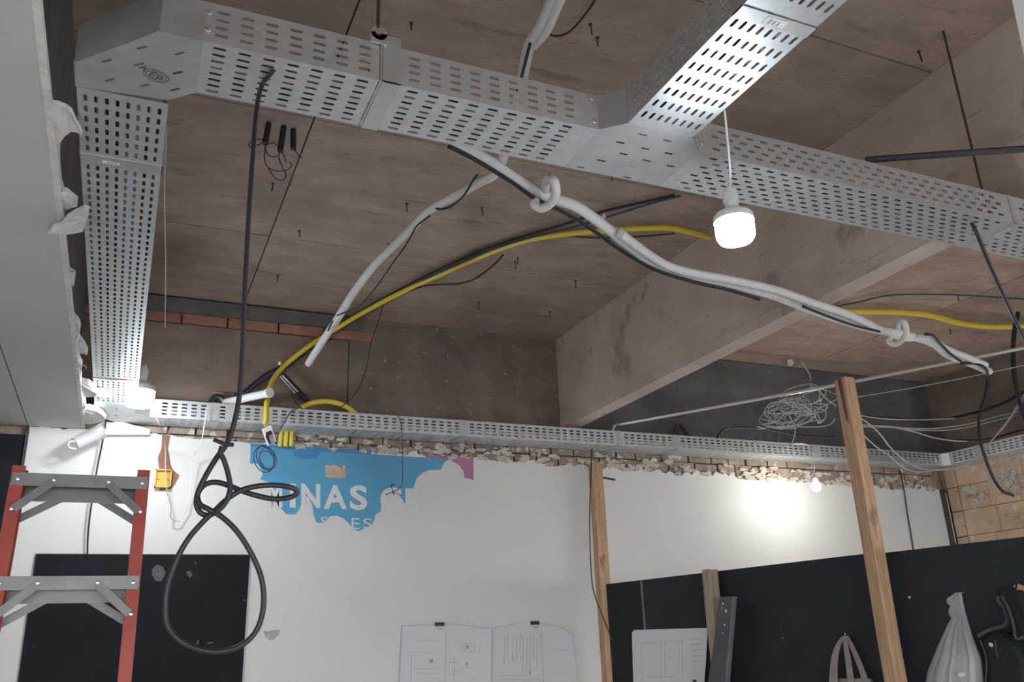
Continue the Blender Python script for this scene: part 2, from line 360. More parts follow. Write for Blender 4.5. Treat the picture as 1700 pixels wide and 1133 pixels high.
shp = MB().prism([Y(*p, D-.05) for p in [(172,700),(185,702),(200,700),(222,706),(249,713),(249,722),(200,722),(150,722),(140,718)]], (0, .06, 0)).obj('plaster_lip', 'plaster', wall_back)
# bit of lowered ceiling board at far right
g3 = struct(MB().prism([Z(1679, -8, 1.22), Z(1700, 92, 1.22), Z(1730, 150, 1.22), Z(1800, 150, 1.22), Z(1800, -8, 1.22)], (0, 0, .0125)).obj('ceiling_board.002', 'gypsum'))
g3['label'] = 'pinkish lowered ceiling board at the top right corner'

# ------------------------------------------------------------------ cable trays
TW, TH, TZ, TT = .2, .103, 1.26+E_, .0014
def slotted(Lg, Wd, pitch, nr, u0, m0, slot=(.028, .0086), stag=0):
    """flat perforated plate in the (u,v) plane from 0..Lg, 0..Wd; returns verts (u,v,w) and faces, w = 0..TT"""
    vs = []; fs = []
    nc = max(1, int((Lg-2*u0+1e-6)/pitch)); u0 = (Lg-nc*pitch)/2
    rh = (Wd-2*m0)/nr
    l2, b = slot[0]/2, slot[1]/2; a = l2-b*.8
    oct_ = [(-a,-b),(a,-b),(l2,-b*.45),(l2,b*.45),(a,b),(-a,b),(-l2,b*.45),(-l2,-b*.45)]
    def quad(ua, va, ub, vb):
        o = len(vs)
        vs.extend([(ua,va,0),(ub,va,0),(ub,vb,0),(ua,vb,0),(ua,va,TT),(ub,va,TT),(ub,vb,TT),(ua,vb,TT)])
        fs.extend([(o,o+1,o+2,o+3),(o+7,o+6,o+5,o+4)])
    quad(0, 0, Lg, m0); quad(0, Wd-m0, Lg, Wd)
    for r in range(nr):
        s = stag*pitch/2 if r % 2 else 0
        va, vb = m0+r*rh, m0+(r+1)*rh; c0 = u0+s
        ncol = nc-(1 if s else 0)
        quad(0, va, c0, vb); quad(c0+ncol*pitch, va, Lg, vb)
        for c in range(ncol):
            ua, ub = c0+c*pitch, c0+(c+1)*pitch; cu, cv = (ua+ub)/2, (va+vb)/2
            o = len(vs)
            for w_ in (0, TT):
                vs.extend([(ua,va,w_),(ub,va,w_),(ub,vb,w_),(ua,vb,w_)]); vs.extend([(cu+x, cv+y, w_) for x, y in oct_])
            for k, fl in ((0, 0), (12, 1)):
                q = o+k; P = lambda i: q+4+i
                F = [(q,q+1,P(1),P(0)),(q+1,P(2),P(1)),(q+1,q+2,P(3),P(2)),(q+2,P(4),P(3)),(q+2,q+3,P(5),P(4)),(q+3,P(6),P(5)),(q+3,q,P(7),P(6)),(q,P(0),P(7))]
                fs.extend([tuple(reversed(f)) if fl else f for f in F])
            for i in range(8):
                j = (i+1) % 8; fs.append((o+4+i, o+4+j, o+16+j, o+16+i))
    # rims
    o = len(vs); vs.extend([(0,0,0),(Lg,0,0),(Lg,Wd,0),(0,Wd,0),(0,0,TT),(Lg,0,TT),(Lg,Wd,TT),(0,Wd,TT)])
    fs.extend([(o,o+4,o+5,o+1),(o+1,o+5,o+6,o+2),(o+2,o+6,o+7,o+3),(o+3,o+7,o+4,o)])
    return vs, fs
def rawobj(name, vs, fs, m, parent):
    me = bpy.data.meshes.new(name); me.from_pydata(vs, [], fs); me.update(); me.materials.append(M[m])
    o = bpy.data.objects.new(name, me); COL.objects.link(o); o.parent = parent; return o
def tray(label, p0, direction, Lg, pitch=.05, stag=0, slot=(.028, .0086), coupler=(), end_margin=.02, bolts=(), zoff=0, sides=(1, 1)):
    """straight length; local u along direction, v to the left of it, w up"""
    t = thing('cable_tray', label, 'cable tray', (p0[0], p0[1], TZ+zoff), math.atan2(direction[1], direction[0]))
    vs, fs = slotted(Lg, TW, pitch, 8, end_margin, .006, slot, stag)
    rawobj('bottom_panel', vs, fs, 'galv', t)
    sv, sf = slotted(Lg, TH-TT, pitch, 4, end_margin, .010, slot, stag)
    if sides[0]: rawobj('side_panel', [(u, w_, v+TT) for (u, v, w_) in sv], sf, 'galv', t)
    if sides[1]: rawobj('side_panel', [(u, TW-TT+w_, v+TT) for (u, v, w_) in sv], sf, 'galv', t)
    for k in (0, 1):
        v0 = 0 if k == 0 else TW-.014
        MB().box((0, v0, TH), (Lg, v0+.014, TH+.0014)).obj('lip', 'galv', t, local=True)
    for (u, wd, kind) in coupler:
        c = MB()
        c.box((u, -.003, -.0028), (u+wd, TW+.003, -.0005)); c.box((u, -.003, -.0028), (u+wd, -.0008, TH+.003)); c.box((u, TW+.0008, -.0028), (u+wd, TW+.003, TH+.003))
        c.obj('coupler', 'galvplain', t, local=True)
    for (u, side, hh) in bolts:
        v = -.004 if side == 0 else TW+.004
        b = MB(); d = -1 if side == 0 else 1
        b.lathe([(.0075, 0), (.0075, .0015), (.006, .004), (.0025, .0052)], (u, v-d*.001, hh), (0, d, 0), 12); b.obj('bolt', 'bolt', t, True, True)
    return t
def sticker(t, c, du, dv, nrm=(0, 0, -1)):
    """flat printed sticker in tray-local space"""
    c, du, dv, nrm = Vector(c), Vector(du), Vector(dv), Vector(nrm)
    p = [c-du-dv, c+du-dv, c+du+dv, c-du+dv]
    s = MB().prism(p, nrm*.0006).obj('sticker', 'sticker', t, local=True); s['label'] = 'small white printed sticker'
    b = MB()
    for k in (-.5, -.1, .3):
        q = c+dv*k+nrm*.0007; b.prism([q-du*.8-dv*.1, q+du*random.uniform(.1, .8)-dv*.1, q+du*.5+dv*.08, q-du*.8+dv*.08], nrm*.0003)
    b.obj('print', 'ink', s, local=True)
YN, YF = 1.675, 1.875
tA1 = tray('first perforated tray length right of the stamped corner piece, black cable hanging from it', (.052, YN), (1, 0), .392, pitch=.0535, end_margin=.006, bolts=[(.006, 0, .03), (.006, 0, .075)])
tA2 = tray('perforated tray length between the strap hanger and the tee junction', (.446, YN), (1, 0), .590, pitch=.0525, end_margin=.035, bolts=[(.575, 0, .02), (.575, 0, .09)])
sticker(tA2, (.028, .118, -.0028), (.006, .0, 0), (0, .024, 0))
# strap hanger around the tray with its rod
hg = thing('tray_hanger', 'grey strap hanger and rod holding the front tray where two lengths meet', 'hanger', (.45, YN, TZ))
b = MB(); b.box((.452, YN-.005, TZ-.004), (.495, YN-.002, TZ+TH+.03)); b.box((.452, YN-.005, TZ-.004), (.495, YF+.004, TZ-.0015)); b.box((.452, YF+.002, TZ-.004), (.495, YF+.005, TZ+TH+.03))
b.box((.452, YN-.005, TZ+TH+.028), (.495, YF+.005, TZ+TH+.032)); b.obj('strap', 'galvplain', hg)
pt = MB().lathe([(.02, 0), (.02, .004)], (.44, YN-.005, TZ+TH+.024), (0, -1, 0), 14); pt.box((.42, YN-.009, TZ+TH-.005), (.46, YN-.005, TZ+TH+.024)); pt.obj('ear', 'galvplain', hg)
MB().cyl((.437, YN-.008, TZ+TH+.02), (.437, YN-.008, CE+E_+.01), .0045, 8).obj('rod', 'dark', hg)
MB().lathe([(.009, 0), (.009, .006)], (.437, YN-.012, TZ+TH+.022), (0, -1, 0), 6).obj('nut', 'bolt', hg)

def plate_with_slots(outer, slots, m, name, parent, z0, th=TT):
    bm = bmesh.new(); edges = []
    def loop(pts):
        v = [bm.verts.new((p[0], p[1], z0)) for p in pts]
        for i in range(len(v)): edges.append(bm.edges.new((v[i], v[(i+1) % len(v)])))
    loop(outer)
    for (cx, cy, ang) in slots:
        l2, b_ = .0135, .0036; a = l2-b_*.8
        pts = [(-a,-b_),(a,-b_),(l2,-b_*.45),(l2,b_*.45),(a,b_),(-a,b_),(-l2,b_*.45),(-l2,-b_*.45)]
        c, s = math.cos(ang), math.sin(ang); loop([(cx+x*c-y*s, cy+x*s+y*c) for x, y in pts])
    bmesh.ops.triangle_fill(bm, use_beauty=True, use_dissolve=False, edges=edges)
    r = bmesh.ops.extrude_face_region(bm, geom=list(bm.faces))
    for v in [g for g in r['geom'] if isinstance(g, bmesh.types.BMVert)]: v.co.z += th
    bmesh.ops.recalc_face_normals(bm, faces=bm.faces)
    me = bpy.data.meshes.new(name); bm.to_mesh(me); bm.free(); me.materials.append(M[m])
    o = bpy.data.objects.new(name, me); COL.objects.link(o); o.parent = parent; o.matrix_parent_inverse = parent.matrix_basis.inverted(); return o
def wallstrip(name, pts, m, parent, h=TH, z=TZ):
    b = MB()
    for (a, c) in zip(pts[:-1], pts[1:]):
        a, c = Vector((a[0], a[1], z)), Vector((c[0], c[1], z)); b.bar(a+Vector((0, 0, h/2)), c+Vector((0, 0, h/2)), .0016, h)
    return b.obj(name, m, parent)
def letter(ch, bbox_pts, m, name, parent, ext, bold=0.0, thick=.0012):
    """one printed glyph fitted to the parallelogram bbox_pts = origin, x corner, y corner"""
    cu = bpy.data.curves.new('glyph', 'FONT'); cu.body = ch; cu.offset = bold; cu.resolution_u = 4
    ob = bpy.data.objects.new('glyph', cu); COL.objects.link(ob)
    me = bpy.data.meshes.new_from_object(ob.evaluated_get(bpy.context.evaluated_depsgraph_get()))
    bpy.data.objects.remove(ob); bpy.data.curves.remove(cu)
    xs = [v.co.x for v in me.vertices]; yv = [v.co.y for v in me.vertices]; x0, x1, y0, y1 = min(xs), max(xs), min(yv), max(yv)
    O, PX, PY = [Vector(p) for p in bbox_pts]; ext = Vector(ext)
    vs = [O+(PX-O)*((v.co.x-x0)/(x1-x0))+(PY-O)*((v.co.y-y0)/(y1-y0)) for v in me.vertices]; fs = [tuple(p.vertices) for p in me.polygons]
    nn = len(vs); b = MB(); b.add([v+ext*0 for v in vs]+[v+ext*thick for v in vs], [tuple(reversed(f)) for f in fs]+[tuple(i+nn for i in f) for f in fs])
    bpy.data.meshes.remove(me)
    return b.obj(name, m, parent)
# stamped corner piece, front left
XL, XRr = -.207, -.005
cor = thing('tray_corner', 'plain galvanised corner piece with a stamped oval at top left', 'tray fitting', (-.1, 1.77, TZ))
op = [(XL, 1.948), (XL, 1.855), (-.037, YN), (.052, YN), (.052, YF), (-.005, 1.93)]
sl = [(-.155, 1.872, .0), (-.10, 1.815, .25), (-.15, 1.92, .1), (.022, 1.71, .3), (-.05, 1.745, .3), (-.057, 1.815, .35), (.018, 1.77, .3), (-.065, 1.90, .25), (.012, 1.85, .3)]
sl = [( *Z(px, py, 1.26).xy, -.7) for (px, py) in [(177,101),(182,133),(236,79),(298,89),(231,107),(295,121),(240,142),(290,149)]]
plate_with_slots(op, sl, 'galvplain', 'bottom_panel', cor, TZ)
wallstrip('side_panel', [(XL, 1.948), (XL, 1.855), (-.037, YN), (.052, YN)], 'galvplain', cor)
wallstrip('side_panel', [(.052, YF), (-.005, 1.93), (-.005, 1.948)], 'galvplain', cor)
def zp(px, py): return Z(px, py, 1.2594)
ov = MB(); ring = []
for k in range(28):
    a = 2*math.pi*k/28; ring.append(zp(258.5+21.5*math.cos(a)+1.5*math.sin(a), 126+9.8*math.sin(a)+6*math.cos(a)*.9))
ov.tube(ring, .0009, 4, closed=True); ov.obj('stamped_oval', 'stamp', cor)
ring2 = [zp(258.5+17*math.cos(2*math.pi*k/24), 126+6.6*math.sin(2*math.pi*k/24)+4.6*math.cos(2*math.pi*k/24)) for k in range(24)]
MB().tube(ring2, .0006, 4, closed=True).obj('stamped_oval', 'stamp', cor)
letter('P', [zp(256, 131), zp(264.5, 136), zp(264, 124)], 'stamp', 'stamped_letter', cor, (0, 0, -1), .01, .0004)
letter('E', [zp(246, 125), zp(254, 130), zp(254, 118)], 'stamp', 'stamped_letter', cor, (0, 0, -1), .01, .0004)
letter('A', [zp(230, 113), zp(240, 119), zp(238, 107)], 'stamp', 'stamped_letter', cor, (0, 0, -1), .02, .0004)
# left run going to the back
tB1 = tray('short perforated tray length directly behind the stamped corner piece', (XRr, 1.948), (0, 1), .315, pitch=.047, end_margin=.012)
tB2 = tray('long perforated tray running from front to back beside the torn ceiling edge', (XRr, 2.263), (0, 1), 2.125, pitch=.0445, coupler=[(-.012, .05, 0)])
sticker(tB2, (.014, .125, -.0031), (.007, 0, 0), (0, .022, 0))
tB3 = tray('short tray length behind the bright lamp at the back left', (XRr, 4.388), (0, 1), .46, pitch=.0445, coupler=[(-.012, .03, 0)])
sticker(tB3, (.004, .115, -.0031), (.006, 0, 0), (0, .03, 0))
cor2 = thing('tray_corner', 'plain corner piece joining the left tray to the back wall tray', 'tray fitting', (0, 5.0, TZ))
plate_with_slots([(XL, 4.85), (XRr, 4.85), (XRr, 5.0), (.07, 5.08), (.10, 5.08), (.10, 5.28), (-.09, 5.28), (XL, 5.14)], [(-.1, 4.95, 1.57), (-.1, 5.1, .8), (.02, 5.18, 0)], 'galvplain', 'bottom_panel', cor2, TZ)
wallstrip('side_panel', [(XRr, 4.85), (XRr, 5.0), (.07, 5.08), (.10, 5.08)], 'galvplain', cor2)
wallstrip('side_panel', [(XL, 4.85), (XL, 5.14), (-.09, 5.28), (.10, 5.28)], 'galvplain', cor2)
# tee junction
tee = thing('tray_tee', 'plain galvanised tee piece joining three trays near the bright pendant lamp', 'tray fitting', (1.2, 1.78, TZ))
TX0, TX1, CX0, CX1, CY = 1.036, 1.352, 1.092, 1.298, 1.622
sl = [( *Z(px, py, 1.26).xy, 0) for (px, py) in [(1067,224),(1030,237),(1071,247),(1108,234),(1110,255),(998,267),(1035,256),(1073,267),(1113,276),(964,278),(1041,295)]]
plate_with_slots([(TX0, YN), (CX0, CY), (CX1, CY), (TX1, YN), (TX1, YF), (TX0, YF)], sl, 'galvplain', 'bottom_panel', tee, TZ)
wallstrip('side_panel', [(TX0, YN), (CX0, CY)], 'galvplain', tee); wallstrip('side_panel', [(CX1, CY), (TX1, YN)], 'galvplain', tee); wallstrip('side_panel', [(TX0, YF), (TX1, YF)], 'galvplain', tee)
for (px, py) in ((1168, 251),):
    pass
# branch to the viewer, upper right
tC = tray('brightly lit tray branch rising to the top edge above the pendant lamp', (CX0, CY), (0, -1), .468, pitch=.0525, bolts=[(.012, 1, .02), (.012, 1, .05), (.012, 1, .085)])
tC2 = tray('nearest tray length cut by the top edge of the photo', (CX0, CY-.474), (0, -1), .9, pitch=.0525, coupler=[(-.036, .034, 0)])
sticker(tC2, (-.019, .10, -.0031), (.011, 0, 0), (0, .028, 0))
# right run under the beam
tR1 = tray('perforated tray length right of the tee, behind the pendant lamp', (TX1, YN), (1, 0), 1.272, pitch=.05, stag=1, slot=(.026, .0088), bolts=[(.012, 0, .03)])
tR2 = tray('perforated tray length passing under the beam at the right edge', (2.627, YN), (1, 0), 1.6, pitch=.05, stag=1, slot=(.026, .0088), coupler=[(-.01, .016, 0)])
sticker(tR2, (.012, .06, -.0031), (.004, 0, 0), (0, .03, 0))
# back wall run
BY = 5.08
sc_ = [(.10, .40, [(.29, .045, 0)]), (.50, 1.44, []), (1.94, 1.16, [(-.02, .045, 0)]), (3.10, .48, [(-.014, .03, 0)]), (3.58, 1.30, [(-.03, .04, 0)]), (4.88, 1.35, [])]
lb = ['perforated back wall tray length starting beside the left lamp', 'perforated back wall tray length above the torn blue poster', 'perforated back wall tray length behind the beam end',
      'short back wall tray length where the bright steel conduit rises', 'back wall tray length above the small round bulb', 'back wall tray length ending in the far right corner']
for (x0, Lg, cp), l in zip(sc_, lb): tray(l, (x0, BY), (1, 0), Lg, pitch=.052, coupler=cp, slot=(.031, .0105), end_margin=.01)
cor3 = thing('tray_corner', 'pale plain corner piece turning the back tray onto the right wall', 'tray fitting', (6.3, 5.1, TZ))
plate_with_slots([(6.23, BY), (6.26, 5.03), (6.46, 5.03), (6.46, 5.28), (6.23, 5.28)], [(6.36, 5.18, 0)], 'galvplain', 'bottom_panel', cor3, TZ)
wallstrip('side_panel', [(6.23, BY), (6.26, 5.03)], 'plate', cor3); wallstrip('side_panel', [(6.23, 5.28), (6.46, 5.28), (6.46, 5.03)], 'galvplain', cor3)
MB().bar((6.231, 5.075, TZ+.035), (6.258, 5.027, TZ+.035), .003, .05).obj('label_plate', 'sticker', cor3)
tray('perforated tray length along the brick right wall', (6.26, 5.03), (0, -1), 2.6, pitch=.052, slot=(.03, .009), coupler=[(.26, .04, 0)])
bpy.context.view_layer.update()

# ------------------------------------------------------------------ lamps
def led(label, top, bot, r, m, body=.075):
    """drum shaped LED bulb in a lampholder on its own cord; bot = centre of the diffuser"""
    t = thing('pendant_lamp', label, 'lamp', bot)
    c = Vector(bot)
    MB().lathe([(r*.50, -r*.74), (r*.84, -r*.66), (r*.98, -r*.42), (r, -r*.05), (r, r*.42)], c, n=28).obj('diffuser', m, t, True)
    MB().lathe([(r*1.03, r*.425), (r*1.03, r*.72), (r*.92, r*.86), (r*.55, r*1.1), (r*.36, r*1.25), (r*.34, r*1.5)], c, n=28).obj('housing', 'socket', t, True)
    MB().lathe([(r*.42, r*1.5), (r*.42, r*2.1), (r*.30, r*2.4), (r*.12, r*2.5)], c, n=16).obj('lampholder', 'socket', t, True)
    MB().tube(spline([c+Vector((0, 0, r*2.45)), (c+Vector(top))/2+Vector((.003, .002, 0)), top], 5), .003, 6).obj('cord', 'whitewire', t, True)
    return t
LA = Y(1220, 381, 1.62); led('bright LED lamp hanging below the tee junction', Z(1203, 183, 1.2634), LA, .051, 'ledA')
LB = Y(232, 660, 4.62); led('bright LED lamp at the back left below the tray corner', (LB.x-.01, 4.72, TZ+.002), LB, .070, 'ledB')
t = thing('light_bulb', 'small round lit bulb hanging in front of the right white wall', 'lamp', Y(1355, 808, 4.86))
c = Y(1355, 808, 4.86)
MB().lathe([(.008, -.036), (.022, -.030), (.033, -.012), (.035, .004), (.030, .020), (.018, .036)], c, n=20).obj('globe', 'ledC', t, True)
MB().lathe([(.0165, .036), (.0165, .075), (.010, .085)], c, n=14).obj('lampholder', 'socket', t, True)
MB().tube(spline([c+Vector((0, 0, .083)), Y(1351, 765, 4.86), Y(1347, 744, 4.88), Y(1338, 738, 4.98), Y(1318, 737, 5.06)], 5), .004, 6).obj('cord', 'whitewire', t, True)

# ------------------------------------------------------------------ cables and pipes
def cable(name, label, pts, r, m, cat='cable', k=6, n=8, group=None, parent=None, closed=False):
    o = MB().tube(spline(pts, k, closed), r, n, closed=closed).obj(name, m, parent, True)
    if parent is None: tag(o, label, cat, group)
    return o
# thick black cable hanging in a knotted coil from the tray
yy = 1.76
hb = thing('hanging_cable', 'thick black cable hanging from a tray slot, coiled into a big loop below', 'cable', Y(450, 122, yy))
main = [Z(470, 100, 1.285), Z(459, 111, 1.272), Z(449, 123, 1.25)] + [Y(px, py, yy) for (px, py) in [(438,136),(430,158),(424,200),(420,255),(414,340),(409,430),(405,520),(402,600),(397,660),(388,705),(376,738),(362,757),(344,786),(330,815),(326,836),(332,851),(346,856)]] + \
       [Y(px, py, yy-.014) for (px, py) in [(362,848),(376,832),(382,812),(379,788),(372,765),(366,752),(369,742)]]
MB().tube(spline(main, 6), .0053, 10).obj('cable_run', 'black', hb, True)
dd = lambda i, n: yy+.012*math.sin(i/n*2*math.pi*2)
lp = [(328,824),(333,812),(343,804),(358,801),(378,806),(400,815),(425,823),(455,829),(482,826),(493,818),(484,810),(455,806),(425,808),(400,815),(376,830),(355,850),(338,866),(315,892),(295,926),(279,970),(274,1010),(281,1045),(308,1070),(350,1082),(393,1076),(424,1050),(437,1010),(435,965),(420,925),(396,886),(370,860),(346,846),(332,838)]
MB().tube(spline([Y(p[0], p[1], dd(i, len(lp))) for i, p in enumerate(lp)], 6, True), .0053, 10, closed=True).obj('cable_loop', 'black', hb, True)
MB().tube(spline([Y(355, 730, yy-.01), Y(364, 734, yy-.012), Y(375, 738, yy-.012), Y(387, 739, yy-.008)], 4), .0042, 8).obj('tape_tie', 'black', hb, True)
# three black capsules with loose wires on the ceiling
for i, (a, bq, wires) in enumerate([
        ((446,205),(440,239), [[(441,238),(439,260),(443,275),(455,283),(475,283),(484,275),(480,269)], [(438,231),(425,232),(413,238),(416,244),(430,240),(437,237)], [(441,240),(442,252),(450,260),(460,259)]]),
        ((471,211),(465,251), [[(465,250),(463,262),(469,278),(475,290),(470,299),(457,296),(446,280)], [(467,250),(472,260),(475,270)], [(461,243),(455,238),(445,239)]]),
        ((487,216),(487,247), [[(488,247),(494,256),(501,262)]])]):
    lab = ['left of the three black capsules on the ceiling, its wire loops crossing the hanging cable', 'middle of the three black capsules on the ceiling, long wire loop below', 'right of the three black capsules on the ceiling, one short wire'][i]
    t = thing('capsule', lab, 'capsule', Z(*a, CE))
    p = Z(*a, CE-.003); q = Y(*bq, p.y-.015)
    MB().tube(spline([p, (p+q)/2, q], 3), .0125, 10).obj('body', 'black', t, True)
    for wv in wires: MB().tube(spline([Y(px, py, p.y-.02-.004*j) for j, (px, py) in enumerate(wv)], 5), .002, 6).obj('wire', 'black', t, True)
# white insulated tube reaching the back wall
p1 = [Z(930,-30,1.98), Z(915,5,1.97), Z(897,45,1.96), Z(880,72,1.95), Z(872,105,1.94), Z(863,150,1.93), Z(848,220,1.92), Z(826,284,1.91), Z(795,303,1.90), Z(750,328,1.89), Z(712,350,1.885), Z(688,374,1.87), Z(655,407,1.84), Z(622,440,1.80), Z(588,485,1.75), Z(560,530,1.69), Z(536,566,1.64), Z(512,604,1.60)]
t = thing('insulated_pipe', 'white foam covered pipe running from the top edge down to the back wall', 'pipe', p1[0])
MB().tube(spline(p1, 5), .021, 12).obj('foam_sleeve', 'foam', t, True)
off = Vector((.017, -.008, -.017))
MB().tube(spline([p1[0]+off, p1[1]+off, p1[2]+off, p1[3]+off*.6], 5), .017, 10).obj('foam_sleeve', 'foam', t, True)
MB().tube(spline([Z(880,72,1.92), Z(873,100,1.91), Z(864,135,1.90), Z(858,150,1.9)], 5), .0055, 8).obj('cable', 'black', t, True)
MB().tube(spline([Z(793,290,1.88), Z(785,300,1.86), Z(770,325,1.85), Z(750,342,1.855), Z(736,347,1.86), Z(724,347,1.865)], 5), .005, 8).obj('cable', 'black', t, True)
MB().tube(spline([Z(714,358,1.86), Z(701,368,1.85), Z(690,378,1.84), Z(675,405,1.80), Z(650,440,1.75), Z(622,480,1.71), Z(595,508,1.68), Z(560,524,1.66)], 5), .004, 8).obj('cable', 'black', t, True)
MB().tube(spline([Z(552,534,1.655), Z(548,542,1.65), Z(545,549,1.645)], 5), .005, 8).obj('cable', 'black', t, True)
# white insulated pair crossing to the right
p2 = [Z(720,205,1.56), Z(760,238,1.54), Z(812,268,1.52), Z(858,298,1.50), Z(905,325,1.48), Z(955,342,1.46), Z(1000,373,1.44), Z(1045,408,1.42), Z(1095,443,1.40), Z(1150,461,1.385), Z(1215,473,1.37), Z(1280,489,1.355), Z(1340,512,1.335), Z(1400,532,1.32), Z(1450,546,1.31), Z(1490,553,1.30), Z(1530,563,1.30), Z(1552,572,1.30), Z(1575,590,1.30), Z(1610,603,1.30), Z(1642,617,1.30)]
t = thing('insulated_pipe', 'pair of white foam covered pipes with black cable, knotted twice, crossing to the right', 'pipe', p2[2])
MB().tube(spline(p2, 5), .0205, 12).obj('foam_sleeve', 'foam', t, True)
p2b = [Z(1030,388,1.405), Z(1100,437,1.385), Z(1150,453,1.37), Z(1215,465,1.355), Z(1290,482,1.335), Z(1350,503,1.32), Z(1410,523,1.31), Z(1460,546,1.30), Z(1500,561,1.29), Z(1540,562,1.29), Z(1572,580,1.29), Z(1605,593,1.29), Z(1636,606,1.29)]
MB().tube(spline(p2b, 5), .017, 12).obj('foam_sleeve', 'foam', t, True)
p2c = [Z(745,243,1.50), Z(790,266,1.49), Z(850,303,1.47), Z(890,331,1.45), Z(935,352,1.43), Z(985,383,1.41), Z(1030,415,1.39), Z(1085,447,1.37), Z(1150,468,1.355), Z(1215,483,1.34), Z(1260,497,1.33)]
MB().tube(spline(p2c, 5), .0075, 8).obj('cable', 'black', t, True)
MB().tube(spline([Z(1333,509,1.30), Z(1370,524,1.29), Z(1415,540,1.285), Z(1460,551,1.28)], 5), .006, 8).obj('cable', 'black', t, True)
MB().tube(spline([Z(1535,555,1.28), Z(1548,557,1.27), Z(1560,570,1.27), Z(1578,588,1.27), Z(1595,600,1.26)], 5), .007, 8).obj('cable', 'black', t, True)
for cx, cy, rz_, col_ in ((905, 322, 1.46, 0), (1490, 553, 1.29, 1)):
    k = .8 if col_ else 1.0
    ring = [Z(cx+k*dx, cy+k*dy, rz_+dz) for dx, dy, dz in ((-15,10,-.01),(-18,18,-.03),(-5,24,-.05),(10,15,-.05),(18,0,-.05),(16,-18,-.03),(8,-27,.0),(2,-20,.02),(0,-5,.03))]
    MB().tube(spline(ring, 5), .016*k, 10).obj('foam_knot', 'foam', t, True)
pe = Z(1642, 617, 1.30)
cable('cable', 'black cable hanging from the end of the white pipe pair at right', [Z(1595,604,1.275), Z(1620,604,1.275), Z(1636,612,1.27)] + [Y(px, py, pe.y) for px, py in [(1639,625),(1636,655),(1628,680),(1625,705),(1628,735),(1635,758),(1642,778),(1652,800),(1665,816),(1682,823)]], .008, 'black')
# yellow conduit: from the outlet box up the wall, along the ceiling and through the beam
ye = [Y(441,706,4.93), Y(442,690,4.95), Y(443,670,5.0), Y(447,648,5.08), Y(455,628,5.16), Y(472,608,5.22), Y(510,577,5.23), Y(555,548,5.23), Z(600,521,2.0), Z(650,494,2.02), Z(700,470,2.03), Z(760,443,2.035), Z(820,417,2.035), Z(870,400,2.035), Z(920,391,2.035), Z(980,385,2.035), Z(1050,380,2.035), Z(1110,379,2.035), Z(1150,387,2.035), Z(1170,393,2.03), Z(1215,412,2.02)]
cable('conduit', 'yellow corrugated conduit along the ceiling beside the black cables, ending at the outlet box', ye, .0155, 'yellow', 'conduit', n=10)
cable('conduit', 'yellow conduit on the ceiling behind the beam at the right edge', [Z(1330,516,2.03), Z(1395,517,2.03), Z(1440,517,2.03), Z(1500,519,2.03), Z(1545,524,2.03), Z(1590,536,2.02), Z(1635,542,2.01), Z(1690,542,2.01), Z(1740,535,2.01)], .021, 'yellow', 'conduit', n=10)
cable('conduit', 'short yellow conduit arching out of the back tray', [Y(492,690,5.17), Y(500,678,5.16), Y(520,669,5.15), Y(545,667,5.15), Y(570,673,5.15), Y(588,685,5.16), Y(600,700,5.17)], .017, 'yellow', 'conduit', n=10)
for i, px in enumerate((466, 475, 484)):
    cable('conduit', ['left', 'middle', 'right'][i]+' of three yellow conduits entering the wall below the back tray', [Y(px+1, 712, 5.24), Y(px, 725, 5.268), Y(px-1, 742, 5.275)], .0135, 'yellow', 'conduit', n=10, k=3)
# black and blue cables bundled with the yellow conduit
def bundle(dy, z, lift, m, r, lab, end):
    pts = [Y(370,668+dy,5.18), Y(400,653+dy,5.22), Y(440,622+dy,5.24), Y(480,600+dy,5.24), Y(540,553+dy,5.24), Z(590,522+dy,z), Z(640,494+dy,z), Z(700,462+dy,z), Z(760,434+dy,z), Z(820,409+dy,z), Z(880,390+dy,z)] + [Z(a, b_, z) for a, b_ in end]
    for p in pts: p.y = min(p.y, D-.03)
    cable('cable', lab, pts, r, m)
bundle(0, 2.045, 0, 'black', .0075, 'upper black cable of the ceiling bundle, reaching the tee junction', [(940,372), (1000,352), (1060,338), (1120,324)])
bundle(5, 2.035, 0, 'blue', .006, 'blue black cable lying just below the upper black cable of the bundle', [(950,378), (1010,360), (1075,340), (1130,325)])
bundle(9, 2.03, 0, 'black', .005, 'thin black cable nearest the yellow conduit in the ceiling bundle', [(930,392), (990,395), (1060,393), (1120,388)])
MB_t = MB()
cable('cable', 'thin black cable sagging below the yellow conduit on the ceiling', [Z(835,424,2.03), Z(822,438,2.02), Z(805,452,2.01), Z(782,466,2.0), Z(755,472,2.0), Z(725,473,2.0), Z(700,476,2.01), Z(660,492,2.02)], .0055, 'black')
cable('wire', 'thin dark wire hanging in an arc from the ceiling to the back tray', [Z(636,508,2.05), Z(628,535,2.0)] + [Y(px, py, 5.12) for px, py in [(616,568),(612,592),(604,625),(590,654),(566,676),(536,687),(512,685),(494,672),(484,655)]], .0035, 'dark', 'wire')
cable('wire', 'blue wire dropping across the back tray to the yellow conduits', [Y(500,676,5.06), Y(484,683,5.05), Y(475,697,5.04), Y(465,715,5.04), Y(459,730,5.06)], .003, 'blue', 'wire')
cable('wire', 'maroon wire hanging over the tray edge in front of the blue poster', [Y(646,690,5.10), Y(648,685,5.06), Y(657,687,5.05), Y(665,700,5.05), Y(668,730,5.06), Y(668,765,5.07), Y(668,800,5.1), Y(662,812,5.15), Y(652,817,5.2), Y(640,822,5.24)], .0028, 'redwire', 'wire')
cable('wire', 'bent black wire end sticking out of the torn poster', [Y(655,805,5.27), Y(649,806,5.24), Y(652,814,5.23), Y(654,823,5.23)], .0025, 'black', 'wire')
